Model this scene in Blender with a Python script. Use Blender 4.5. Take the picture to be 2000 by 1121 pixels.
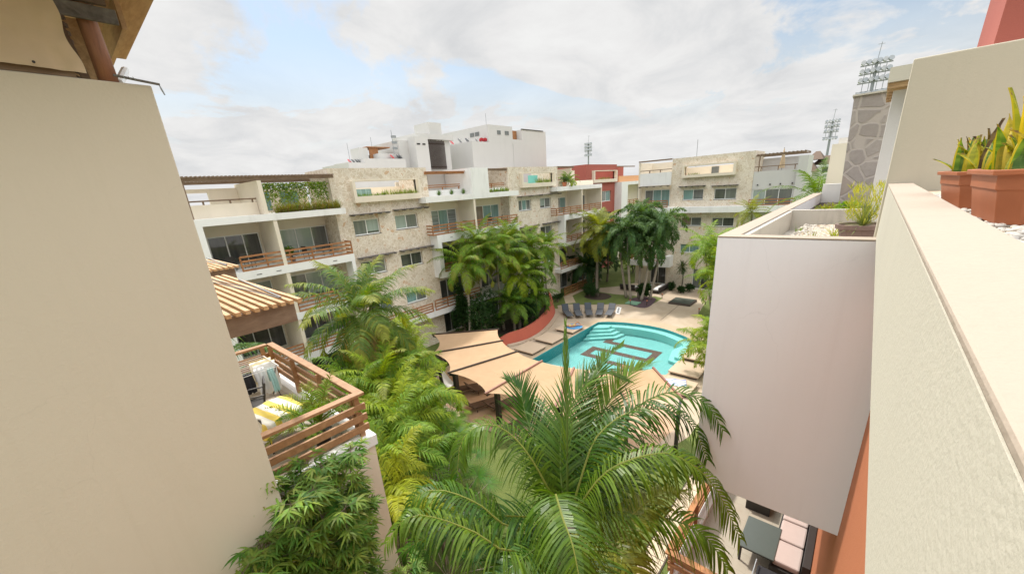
import bpy, bmesh, math, random
from mathutils import Vector, Matrix, noise
R = math.radians
S = bpy.context.scene
for o in list(bpy.data.objects): bpy.data.objects.remove(o)
rnd = random.Random(7)
# ------------------------------------------------------------------ camera
YAW, PITCH, ROLL, FOC, PPY = 0.73920558, 0.32476816, -0.06808988, 764.127, 627.995
EYE = Vector((0, 0, 13.0))
fw = Vector((math.cos(YAW)*math.cos(PITCH), math.sin(YAW)*math.cos(PITCH), -math.sin(PITCH)))
r0 = Vector((math.sin(YAW), -math.cos(YAW), 0)); u0 = r0.cross(fw)
rt = r0*math.cos(ROLL)+u0*math.sin(ROLL); up = -r0*math.sin(ROLL)+u0*math.cos(ROLL)
cd = bpy.data.cameras.new('camera'); cam = bpy.data.objects.new('camera', cd)
S.collection.objects.link(cam); S.camera = cam
m = Matrix((rt, up, -fw)).transposed().to_4x4(); m.translation = EYE; cam.matrix_world = m
cd.sensor_width = 36; cd.sensor_fit = 'HORIZONTAL'; cd.lens = 36*FOC/2000
cd.shift_y = (PPY-560.5)/2000; cd.clip_end = 3000; cd.clip_start = .02
# ------------------------------------------------------------------ world
SUN_EL, SUN_AZ = R(57), R(68)          # azimuth measured from +X towards +Y
W = bpy.data.worlds.new('World'); S.world = W; W.use_nodes = True
nt = W.node_tree; N = nt.nodes; L = nt.links
for n in list(N): N.remove(n)
out = N.new('ShaderNodeOutputWorld'); bg = N.new('ShaderNodeBackground')
sky = N.new('ShaderNodeTexSky'); sky.sky_type = 'NISHITA'; sky.sun_disc = False
sky.sun_elevation = SUN_EL; sky.sun_rotation = math.pi/2-SUN_AZ; sky.dust_density = 1.5
tc = N.new('ShaderNodeTexCoord'); sep = N.new('ShaderNodeSeparateXYZ'); L.new(tc.outputs['Generated'], sep.inputs[0])
def mth(op, a, b=None, nodes=None, links=None, clamp=False):
    q = (nodes or N).new('ShaderNodeMath'); q.operation = op; q.use_clamp = clamp
    for i, v in enumerate((a, b)):
        if v is None: continue
        if isinstance(v, (int, float)): q.inputs[i].default_value = v
        else: (links or L).new(v, q.inputs[i])
    return q.outputs[0]
zc = mth('MAXIMUM', sep.outputs[2], 0.0); zc = mth('ADD', zc, .22)
cx = mth('DIVIDE', sep.outputs[0], zc); cy = mth('DIVIDE', sep.outputs[1], zc)
cmb = N.new('ShaderNodeCombineXYZ'); L.new(cx, cmb.inputs[0]); L.new(cy, cmb.inputs[1])
def wnoise(scale, det, rough, off, dist=0.4):
    mp = N.new('ShaderNodeMapping'); mp.inputs['Location'].default_value = off
    L.new(cmb.outputs[0], mp.inputs[0])
    q = N.new('ShaderNodeTexNoise'); q.inputs['Scale'].default_value = scale; q.inputs['Detail'].default_value = det
    q.inputs['Roughness'].default_value = rough; q.inputs['Distortion'].default_value = dist
    L.new(mp.outputs[0], q.inputs[0]); return q.outputs['Fac']
def ramp(nodes, links, src, stops):
    q = nodes.new('ShaderNodeValToRGB'); links.new(src, q.inputs[0])
    e = q.color_ramp.elements
    while len(e) < len(stops): e.new(.5)
    for el, (p, c) in zip(e, stops):
        el.position = p; el.color = (c, c, c, 1) if isinstance(c, (int, float)) else (*c, 1)
    return q.outputs[0]
cov = ramp(N, L, wnoise(1.25, 11, .60, (3.6, 1.2, 0), .5), [(.39, 0.0), (.475, 1.0)])
low = mth('SUBTRACT', 1.0, mth('MULTIPLY', mth('SUBTRACT', sep.outputs[2], .10), 5.0), clamp=True)
cov = mth('MAXIMUM', cov, low)
shade = ramp(N, L, wnoise(2.1, 11, .62, (0, 5, 0), .4), [(.30, (.82, .83, .845)), (.42, (.91, .915, .92)), (.52, (.99, .985, .98)), (.66, (1.06, 1.06, 1.05))])
mx = N.new('ShaderNodeMixRGB'); L.new(cov, mx.inputs[0])
sk = N.new('ShaderNodeMixRGB'); sk.blend_type = 'MULTIPLY'; sk.inputs[0].default_value = 1
L.new(sky.outputs[0], sk.inputs[1]); sk.inputs[2].default_value = (.098, .10, .094, 1)
cl = N.new('ShaderNodeMixRGB'); cl.blend_type = 'MULTIPLY'; cl.inputs[0].default_value = 1
lum = mth('ADD', mth('MULTIPLY', mth('MINIMUM', mth('MAXIMUM', mth('SUBTRACT', sep.outputs[2], .37), 0.0), .22), 5.4), .565)
lcm = N.new('ShaderNodeCombineXYZ'); [L.new(lum, lcm.inputs[i]) for i in range(3)]
L.new(shade, cl.inputs[1]); L.new(lcm.outputs[0], cl.inputs[2])
L.new(sk.outputs[0], mx.inputs[1]); L.new(cl.outputs[0], mx.inputs[2])
L.new(mx.outputs[0], bg.inputs[0]); bg.inputs[1].default_value = 1.0; L.new(bg.outputs[0], out.inputs[0])
sd = bpy.data.lights.new('sun', 'SUN'); sun = bpy.data.objects.new('sun', sd); S.collection.objects.link(sun)
sd.energy = 2.9; sd.angle = R(4); sd.color = (1, .95, .87)
dv = Vector((math.cos(SUN_EL)*math.cos(SUN_AZ), math.cos(SUN_EL)*math.sin(SUN_AZ), math.sin(SUN_EL)))
sun.rotation_euler = dv.to_track_quat('Z', 'Y').to_euler(); sun.location = (0, 0, 60)
S.view_settings.view_transform = 'Standard'; S.view_settings.look = 'None'
S.view_settings.exposure = 0.57; S.view_settings.gamma = 1
S.render.engine = 'CYCLES'; S.cycles.max_bounces = 8; S.cycles.transparent_max_bounces = 16
# ------------------------------------------------------------------ materials
def mat(name):
    q = bpy.data.materials.new(name); q.use_nodes = True
    return q, q.node_tree.nodes, q.node_tree.links, q.node_tree.nodes['Principled BSDF']
def sset(b, k, v):
    if k in b.inputs: b.inputs[k].default_value = v
def coord(n, l, scale=(1, 1, 1), kind='Object'):
    t = n.new('ShaderNodeTexCoord'); mp = n.new('ShaderNodeMapping'); mp.inputs['Scale'].default_value = scale
    l.new(t.outputs[kind], mp.inputs[0]); return mp.outputs[0]
def nz(n, l, v, scale, det=5, rough=.55, dist=0):
    q = n.new('ShaderNodeTexNoise'); l.new(v, q.inputs[0]); q.inputs['Scale'].default_value = scale
    q.inputs['Detail'].default_value = det; q.inputs['Roughness'].default_value = rough; q.inputs['Distortion'].default_value = dist
    return q.outputs['Fac']
def mixc(n, l, f, a, b, bt='MIX'):
    q = n.new('ShaderNodeMixRGB'); q.blend_type = bt
    for i, v in zip((0, 1, 2), (f, a, b)):
        if isinstance(v, (int, float)): q.inputs[i].default_value = v if i == 0 else (v, v, v, 1)
        elif isinstance(v, tuple): q.inputs[i].default_value = (*v, 1)
        else: l.new(v, q.inputs[i])
    return q.outputs[0]
def bump(n, l, b, h, strength=.3, dist=.02):
    q = n.new('ShaderNodeBump'); q.inputs['Strength'].default_value = strength; q.inputs['Distance'].default_value = dist
    l.new(h, q.inputs['Height']); l.new(q.outputs[0], b.inputs['Normal'])
def stucco(name, c, dirt=(.30, .27, .23), amt=.25, rough=.9, bs=.25, fine=60):
    q, n, l, b = mat(name); v = coord(n, l, kind='Object')
    g = n.new('ShaderNodeNewGeometry')
    vs = n.new('ShaderNodeMapping'); vs.inputs['Scale'].default_value = (1.2, 1.2, .28); l.new(g.outputs['Position'], vs.inputs[0])
    f1 = ramp(n, l, nz(n, l, vs.outputs[0], 1.1, 8, .62, .3), [(.50, 0.0), (.78, amt)])
    f2 = ramp(n, l, nz(n, l, g.outputs['Position'], .7, 4), [(.3, .0), (.7, .14)])
    c1 = mixc(n, l, f2, c, tuple(x*.82 for x in c)); c2 = mixc(n, l, f1, c1, dirt)
    if fine < 60:
        vd = n.new('ShaderNodeTexVoronoi'); vd.feature = 'DISTANCE_TO_EDGE'; vd.inputs['Scale'].default_value = .55
        wv = n.new('ShaderNodeMixRGB'); wv.blend_type = 'ADD'; wv.inputs[0].default_value = .5; nn_ = n.new('ShaderNodeTexNoise'); nn_.inputs['Scale'].default_value = 2.2; nn_.inputs['Detail'].default_value = 7; l.new(g.outputs['Position'], nn_.inputs[0])
        l.new(g.outputs['Position'], wv.inputs[1]); l.new(nn_.outputs['Color'], wv.inputs[2]); l.new(wv.outputs[0], vd.inputs[0])
        ck = ramp(n, l, vd.outputs['Distance'], [(.0, .09), (.004, 0.0)]); ck = mixc(n, l, ramp(n, l, nz(n, l, g.outputs['Position'], .8, 3), [(.5, 0.0), (.6, 1.0)]), 0.0, ck)
        c2 = mixc(n, l, ck, c2, tuple(x*.35 for x in c))
        vr = n.new('ShaderNodeMapping'); vr.inputs['Scale'].default_value = (7, 7, .35); l.new(g.outputs['Position'], vr.inputs[0])
        c2 = mixc(n, l, ramp(n, l, nz(n, l, vr.outputs[0], 1.0, 6, .6), [(.55, 0.0), (.78, .16)]), c2, dirt)
    l.new(c2, b.inputs['Base Color']); b.inputs['Roughness'].default_value = rough
    h = mixc(n, l, .5, nz(n, l, g.outputs['Position'], fine, 3), nz(n, l, g.outputs['Position'], 4, 6, .6, 1.5))
    bump(n, l, b, h, bs, .02); return q
def wood(name, c, c2, grain=(3, 3, 3), rough=.7):
    q, n, l, b = mat(name); g = n.new('ShaderNodeNewGeometry'); mp = n.new('ShaderNodeMapping')
    mp.inputs['Scale'].default_value = grain; l.new(g.outputs['Position'], mp.inputs[0])
    f = ramp(n, l, nz(n, l, mp.outputs[0], 1.6, 7, .65, .4), [(.35, 0.0), (.68, 1.0)])
    l.new(mixc(n, l, f, c, c2), b.inputs['Base Color']); b.inputs['Roughness'].default_value = rough
    bump(n, l, b, f, .25, .008); return q
def stone(name, scale, c_a, c_b, c_c, mortar, mw=.06, bs=.6, spots=.22):
    q, n, l, b = mat(name); g = n.new('ShaderNodeNewGeometry')
    w = n.new('ShaderNodeTexNoise'); w.inputs['Scale'].default_value = 2.5; w.inputs['Detail'].default_value = 3; l.new(g.outputs['Position'], w.inputs[0])
    ad = n.new('ShaderNodeMixRGB'); ad.blend_type = 'ADD'; ad.inputs[0].default_value = spots
    l.new(g.outputs['Position'], ad.inputs[1]); l.new(w.outputs['Color'], ad.inputs[2])
    ve = n.new('ShaderNodeTexVoronoi'); ve.feature = 'DISTANCE_TO_EDGE'; ve.inputs['Scale'].default_value = scale; l.new(ad.outputs[0], ve.inputs[0])
    vc = n.new('ShaderNodeTexVoronoi'); vc.inputs['Scale'].default_value = scale; l.new(ad.outputs[0], vc.inputs[0])
    sp = n.new('ShaderNodeSeparateColor'); l.new(vc.outputs['Color'], sp.inputs[0])
    cc = ramp(n, l, sp.outputs[0], [(0, c_a), (.55, c_b), (.93, c_c), (.98, (c_c[0]*.8, c_c[1]*.6, c_c[2]*.45))])
    cc = mixc(n, l, ramp(n, l, nz(n, l, g.outputs['Position'], 9, 6, .7), [(.35, 0.0), (.7, .35)]), cc, tuple(x*.55 for x in c_b))
    mk = ramp(n, l, ve.outputs['Distance'], [(mw*.5, 0.0), (mw, 1.0)])
    col = mixc(n, l, mk, mortar, cc)
    big = ramp(n, l, nz(n, l, g.outputs['Position'], .5, 5, .6), [(.42, 0.0), (.75, .28)])
    l.new(mixc(n, l, big, col, (.34, .29, .22)), b.inputs['Base Color']); b.inputs['Roughness'].default_value = .92
    h = mixc(n, l, .35, mk, nz(n, l, g.outputs['Position'], 14, 5, .7)); bump(n, l, b, h, bs, .03); return q
def plain(name, c, rough=.6, metal=0, var=.12, scale=8, bs=0):
    q, n, l, b = mat(name); g = n.new('ShaderNodeNewGeometry')
    f = nz(n, l, g.outputs['Position'], scale, 5)
    l.new(mixc(n, l, f, tuple(min(1, x*(1+var)) for x in c), tuple(x*(1-var) for x in c)), b.inputs['Base Color'])
    b.inputs['Roughness'].default_value = rough; b.inputs['Metallic'].default_value = metal
    if bs: bump(n, l, b, f, bs, .01)
    return q
def pane(name, c, c2, stripes=0, rough=.04, horiz=False):
    q, n, l, b = mat(name); g = n.new('ShaderNodeNewGeometry'); mp = n.new('ShaderNodeMapping')
    mp.inputs['Scale'].default_value = (9, 9, .35) if not horiz else (.3, .3, 22); l.new(g.outputs['Position'], mp.inputs[0])
    f = ramp(n, l, nz(n, l, mp.outputs[0], stripes or .5, 3), [(.38, 0.0), (.62, 1.0)])
    l.new(mixc(n, l, f, c, c2), b.inputs['Base Color']); b.inputs['Roughness'].default_value = .5
    sset(b, 'Coat Weight', 1.0); sset(b, 'Coat Roughness', rough); sset(b, 'Coat IOR', 1.6); return q
def leafm(name, rough=.42, trans=.35, sat=1.0):
    q, n, l, b = mat(name); a = n.new('ShaderNodeAttribute'); a.attribute_name = 'Col'
    g = n.new('ShaderNodeNewGeometry')
    c = mixc(n, l, ramp(n, l, nz(n, l, g.outputs['Position'], 2.2, 3), [(.3, 0.0), (.7, .35)]), a.outputs['Color'], mixc(n, l, 1.0, a.outputs['Color'], (.55, .62, .5), 'MULTIPLY'))
    l.new(c, b.inputs['Base Color']); b.inputs['Roughness'].default_value = rough
    sset(b, 'Specular IOR Level', .28 if rough > .5 else .36)
    t = n.new('ShaderNodeBsdfTranslucent'); l.new(mixc(n, l, 1.0, c, (1.7, 1.6, .35), 'MULTIPLY'), t.inputs[0])
    ms = n.new('ShaderNodeMixShader'); ms.inputs[0].default_value = trans
    l.new(b.outputs[0], ms.inputs[1]); l.new(t.outputs[0], ms.inputs[2]); l.new(ms.outputs[0], n['Material Output'].inputs[0]); return q
M = {}
M['white'] = stucco('white_stucco', (.80, .80, .78), (.36, .34, .31), .32)
M['cream'] = stucco('cream_stucco', (.74, .665, .54), (.40, .36, .30), .2)
M['tower'] = stucco('tan_stucco', (.60, .54, .42), (.47, .41, .29), .22, bs=.22, fine=38)
M['near'] = stucco('cream_parapet_stucco', (.54, .51, .42), (.40, .37, .31), .22, bs=.16, fine=110)
M['partition'] = stucco('grey_beige_stucco', (.50, .455, .36), (.38, .34, .27), .2, bs=.15, fine=50)
M['redbeam'] = plain('reddish_brown_beam', (.24, .105, .07), .5)
M['coping'] = stucco('cream_coping', (.38, .315, .25), (.28, .25, .21), .30, bs=.3, fine=40)
M['lilac'] = stucco('pale_mauve_stucco', (.83, .83, .86), (.62, .60, .61), .16, bs=.12, fine=30)
M['redw'] = stucco('red_stucco', (.42, .10, .06), (.24, .07, .05), .2)
M['orangew'] = stucco('burnt_orange_stucco', (.46, .155, .065), (.33, .09, .05), .2)
M['crimson'] = stucco('crimson_stucco', (.36, .10, .075), (.3, .06, .05), .2)
M['greyw'] = stucco('grey_white_stucco', (.57, .56, .54), (.42, .41, .39), .18)
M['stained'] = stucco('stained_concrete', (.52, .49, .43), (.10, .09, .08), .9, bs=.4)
M['peach'] = stucco('peach_stucco', (.68, .36, .18), (.5, .3, .2), .1)
M['teal'] = stucco('teal_stucco', (.16, .50, .46), (.1, .3, .3), .1)
M['stone'] = stone('limestone_cladding', 3.7, (.62, .52, .39), (.72, .63, .50), (.78, .70, .59), (.80, .74, .64), .06, .4)
M['rubble'] = stone('grey_rubble_stone', 3.0, (.33, .30, .27), (.38, .345, .31), (.42, .385, .34), (.45, .41, .36), .09, .6, .07)
M['frame'] = plain('white_aluminium', (.78, .78, .76), .35, 0, .03)
M['orange_wood'] = wood('orange_slats', (.44, .20, .075), (.20, .085, .035), (2, 2, 9))
M['deck_wood'] = wood('varnished_rail', (.40, .22, .105), (.27, .135, .06), (6, 6, 6), .5)
M['slat_wood'] = wood('pale_orange_slats', (.60, .38, .19), (.44, .25, .11), (5, 2, 5), .55)
M['beam_wood'] = wood('dark_beam', (.17, .11, .07), (.25, .175, .115), (2, 6, 6))
M['old_wood'] = wood('grey_weathered_wood', (.17, .155, .14), (.07, .06, .055), (6, 6, 6), .9)
M['log'] = wood('reddish_log', (.34, .15, .075), (.18, .075, .04), (10, 10, 1.6), .55)
M['ply'] = wood('plywood_soffit', (.50, .34, .18), (.34, .215, .11), (12, 2.2, 12), .8)
M['tarp'] = plain('tan_tarpaulin', (.54, .42, .27), .7, 0, .16, 3, .35)
M['thatch'] = plain('brown_thatch', (.13, .09, .065), .95, 0, .35, 20, .5)
M['glass_dark'] = pane('dark_glass', (.025, .028, .027), (.055, .06, .055))
M['glass_grey'] = pane('grey_screen_glass', (.10, .11, .105), (.14, .15, .14))
M['glass_green'] = pane('green_blind_glass', (.24, .30, .27), (.29, .35, .32))
M['glass_teal'] = pane('teal_curtain_glass', (.10, .20, .19), (.20, .33, .31), 1.6)
M['glass_slat'] = pane('louvre_glass', (.11, .13, .13), (.27, .31, .31), 1.2, horiz=True)
M['glass_tan'] = pane('tan_curtain_glass', (.17, .13, .085), (.24, .19, .13), 1.2)
M['iron'] = plain('dark_iron', (.035, .032, .03), .5, .3)
M['darkbrown'] = plain('dark_brown_metal', (.055, .038, .03), .45, .2)
M['galv'] = plain('galvanised_steel', (.30, .32, .33), .45, .5)
M['rattan'] = plain('dark_rattan', (.035, .028, .025), .6, 0, .3, 60, .4)
M['sling'] = plain('charcoal_sling', (.085, .09, .10), .8, 0, .15, 80)
M['slate_sling'] = plain('blue_grey_sling', (.05, .06, .075), .75, 0, .15, 80)
M['brown_sling'] = plain('brown_sling', (.10, .058, .038), .7, 0, .2, 80)
M['cushion'] = plain('pale_pink_cushion', (.46, .37, .335), .9, 0, .05)
M['cushion2'] = plain('light_grey_cushion', (.58, .58, .57), .9, 0, .05)
M['terracotta'] = plain('terracotta_plastic', (.37, .12, .05), .5, 0, .22, 5, .05)
M['brownpot'] = plain('mauve_brown_pot', (.19, .125, .105), .55, 0, .12, 5)
M['blackpot'] = plain('black_pot', (.03, .03, .028), .5)
M['soil'] = plain('dark_soil', (.055, .036, .025), 1, 0, .5, 20, .6)
M['mulch'] = plain('purple_brown_mulch', (.085, .05, .06), 1, 0, .5, 25, .6)
M['trunk'] = wood('palm_trunk', (.22, .185, .145), (.11, .09, .07), (3, 3, 14), .9)
M['pale_trunk'] = wood('pale_palm_trunk', (.36, .31, .25), (.18, .15, .12), (3, 3, 10), .9)
M['bark'] = wood('brown_bark', (.16, .12, .085), (.08, .06, .04), (6, 6, 3), .9)
M['leaf'] = leafm('palm_leaf', .55, .38); M['leafg'] = leafm('glossy_palm_leaf', .40, .36); M['leafm'] = leafm('matte_leaf', .6, .3)
M['red'] = plain('red_enamel', (.45, .02, .03), .35); M['dish'] = plain('dark_grey_dish', (.07, .075, .08), .5)
M['lens'] = plain('pale_lens', (.42, .43, .44), .25)
M['skin'] = plain('tanned_skin', (.50, .26, .15), .5, 0, .05); M['hair'] = plain('dark_hair', (.03, .018, .012), .6)
M['bikini'] = plain('yellow_swimsuit', (.62, .52, .12), .8)
M['tabletop'] = plain('green_grey_tabletop', (.07, .085, .075), .35, 0, .08)
M['plate'] = plain('white_clear_pot', (.6, .6, .6), .4)
M['green_cover'] = plain('green_hatch', (.16, .30, .20), .7, 0, .15)
M['mesh_grate'] = plain('dark_green_grate', (.05, .06, .045), .8, 0, .4, 30, .5)
def fabric_stripes(name, ca, cb, freq, axis=0, thr=.5, rough=.9):
    q, n, l, b = mat(name); v = coord(n, l); s = n.new('ShaderNodeSeparateXYZ'); l.new(v, s.inputs[0])
    w = mth('SINE', mth('MULTIPLY', s.outputs[axis], freq, n, l), None, n, l)
    f = ramp(n, l, mth('ADD', mth('MULTIPLY', w, .5, n, l), .5, n, l), [(thr-.03, 0.0), (thr+.03, 1.0)])
    l.new(mixc(n, l, f, ca, cb), b.inputs['Base Color']); b.inputs['Roughness'].default_value = rough
    sset(b, 'Sheen Weight', .3); return q
M['towel_y'] = fabric_stripes('yellow_white_stripes', (.78, .76, .68), (.80, .60, .09), 24, 0, .5)
M['towel_y2'] = fabric_stripes('yellow_white_stripes_fine', (.78, .76, .70), (.80, .62, .14), 40, 1, .55)
M['towel_b'] = fabric_stripes('blue_white_stripes', (.78, .80, .85), (.06, .12, .48), 34, 0, .5)
M['towel_blue'] = plain('blue_towel', (.07, .25, .48), .95, 0, .4, 6)
for nm, c in (('cloth_black', (.02, .02, .024)), ('cloth_lilac', (.42, .32, .50)), ('cloth_mint', (.38, .62, .60)), ('cloth_white', (.75, .75, .76)), ('cloth_navy', (.03, .035, .07)), ('cloth_grey', (.35, .36, .38))): M[nm] = plain(nm, c, .9, 0, .08)
# sail fabric: thin translucent shade net
q, n, l, b = mat('sand_shade_fabric'); sg = n.new('ShaderNodeNewGeometry'); sn = nz(n, l, sg.outputs['Position'], 1.6, 7, .65, .5); l.new(mixc(n, l, sn, (.60, .41, .25), (.43, .28, .16)), b.inputs['Base Color']); bump(n, l, b, sn, .35, .12); b.inputs['Roughness'].default_value = .85
t = n.new('ShaderNodeBsdfTranslucent'); t.inputs[0].default_value = (.7, .5, .3, 1); ms = n.new('ShaderNodeMixShader'); ms.inputs[0].default_value = .25
l.new(b.outputs[0], ms.inputs[1]); l.new(t.outputs[0], ms.inputs[2]); l.new(ms.outputs[0], n['Material Output'].inputs[0]); M['sail'] = q
# grass
q, n, l, b = mat('lawn'); g = n.new('ShaderNodeNewGeometry')
c = mixc(n, l, ramp(n, l, nz(n, l, g.outputs['Position'], .8, 6, .65), [(.3, 0.0), (.7, 1.0)]), (.11, .155, .028), (.20, .23, .055))
c = mixc(n, l, ramp(n, l, nz(n, l, g.outputs['Position'], 40, 3, .7), [(.35, 0.0), (.65, .6)]), c, (.06, .10, .02))
l.new(c, b.inputs['Base Color']); b.inputs['Roughness'].default_value = .9; bump(n, l, b, nz(n, l, g.outputs['Position'], 45, 4, .8), .9, .05); M['grass'] = q
# pool deck paving: limestone-coloured with faint joints and water stains
def paving(name, c1, c2, joint, sx, jw=.02, rot=0, amt=.45):
    q, n, l, b = mat(name); g = n.new('ShaderNodeNewGeometry'); mp = n.new('ShaderNodeMapping'); mp.inputs['Rotation'].default_value = (0, 0, rot)
    l.new(g.outputs['Position'], mp.inputs[0]); br = n.new('ShaderNodeTexBrick'); l.new(mp.outputs[0], br.inputs[0])
    br.inputs['Scale'].default_value = 1; br.inputs['Brick Width'].default_value = sx; br.inputs['Row Height'].default_value = sx; br.offset = 0
    br.inputs['Mortar Size'].default_value = jw; br.inputs['Color1'].default_value = (*c1, 1); br.inputs['Color2'].default_value = (*c2, 1); br.inputs['Mortar'].default_value = (*joint, 1)
    f = ramp(n, l, nz(n, l, g.outputs['Position'], .45, 7, .65, .6), [(.40, 0.0), (.66, amt)])
    cc = mixc(n, l, f, br.outputs[0], (c1[0]*.62, c1[1]*.52, c1[2]*.42))
    f2 = ramp(n, l, nz(n, l, g.outputs['Position'], 5, 5, .7), [(.5, 0.0), (.8, .25)])
    l.new(mixc(n, l, f2, cc, (c1[0]*.6, c1[1]*.5, c1[2]*.4)), b.inputs['Base Color']); b.inputs['Roughness'].default_value = .65
    bump(n, l, b, nz(n, l, g.outputs['Position'], 12, 5), .15, .01); return q
M['paving'] = paving('poolside_stone', (.47, .38, .285), (.44, .355, .26), (.39, .315, .235), 1.2, .008)
M['wet_rim'] = paving('sandy_pool_rim', (.46, .365, .25), (.43, .34, .23), (.42, .33, .22), 9, .001)
M['sailfloor'] = paving('salmon_stone', (.60, .42, .29), (.54, .37, .25), (.48, .33, .22), 1.2, .008, amt=.7)
M['terrace'] = paving('beige_terrace_tile', (.40, .355, .28), (.375, .33, .26), (.31, .28, .22), .6, .006, amt=.2)
M['path'] = paving('buff_path_slabs', (.56, .46, .33), (.52, .42, .30), (.30, .24, .17), .45, .01)
M['platform'] = plain('sand_platform', (.50, .38, .27), .8, 0, .06, 2)
M['darkstone'] = plain('dark_joint', (.07, .055, .045), .9)
def gravelm(name, a, bb, cc, scale):
    q, n, l, b = mat(name); g = n.new('ShaderNodeNewGeometry'); v = n.new('ShaderNodeTexVoronoi'); v.inputs['Scale'].default_value = scale; l.new(g.outputs['Position'], v.inputs[0])
    s = n.new('ShaderNodeSeparateColor'); l.new(v.outputs['Color'], s.inputs[0])
    l.new(ramp(n, l, s.outputs[0], [(0, a), (.5, bb), (1, cc)]), b.inputs['Base Color']); b.inputs['Roughness'].default_value = .9
    bump(n, l, b, mth('SUBTRACT', 1.0, v.outputs['Distance'], n, l), .8, .02); return q
M['gravel'] = gravelm('buff_gravel', (.22, .15, .10), (.52, .42, .30), (.62, .55, .45), 26)
M['pebble'] = plain('grey_pebbles', (.36, .34, .31), .8, 0, .35, 14)
M['pebble2'] = plain('pale_pebbles', (.52, .48, .42), .8, 0, .2, 14)
# pool
q, n, l, b = mat('pool_tiles'); g = n.new('ShaderNodeNewGeometry'); br = n.new('ShaderNodeTexBrick'); l.new(g.outputs['Position'], br.inputs[0]); br.offset = 0
br.inputs['Scale'].default_value = 1; br.inputs['Brick Width'].default_value = .3; br.inputs['Row Height'].default_value = .3; br.inputs['Mortar Size'].default_value = .006
br.inputs['Color1'].default_value = (.21, .46, .44, 1); br.inputs['Color2'].default_value = (.19, .44, .42, 1); br.inputs['Mortar'].default_value = (.15, .38, .37, 1)
l.new(br.outputs[0], b.inputs['Base Color']); b.inputs['Roughness'].default_value = .5; M['pool'] = q
M['pool_step'] = plain('pale_aqua_tile', (.30, .60, .56), .5, 0, .04); M['pool_side'] = plain('deep_teal_tile', (.03, .27, .29), .4, 0, .08)
M['pool_logo'] = plain('brown_mosaic', (.13, .05, .035), .6, 0, .12, 30)
q, n, l, b = mat('pool_water'); n.remove(b); g = n.new('ShaderNodeNewGeometry')
gl = n.new('ShaderNodeBsdfGlossy'); gl.inputs['Roughness'].default_value = .03; tr = n.new('ShaderNodeBsdfTransparent'); tr.inputs[0].default_value = (.86, .97, .97, 1)
fr = n.new('ShaderNodeFresnel'); fr.inputs[0].default_value = 1.33; ms = n.new('ShaderNodeMixShader')
bp = n.new('ShaderNodeBump'); bp.inputs['Strength'].default_value = .7; bp.inputs['Distance'].default_value = .05; l.new(nz(n, l, g.outputs['Position'], 2.6, 4, .6, .8), bp.inputs['Height'])
l.new(bp.outputs[0], gl.inputs['Normal']); l.new(bp.outputs[0], fr.inputs['Normal']); l.new(fr.outputs[0], ms.inputs[0]); l.new(tr.outputs[0], ms.inputs[1]); l.new(gl.outputs[0], ms.inputs[2])
l.new(ms.outputs[0], n['Material Output'].inputs[0]); M['water'] = q
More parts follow.
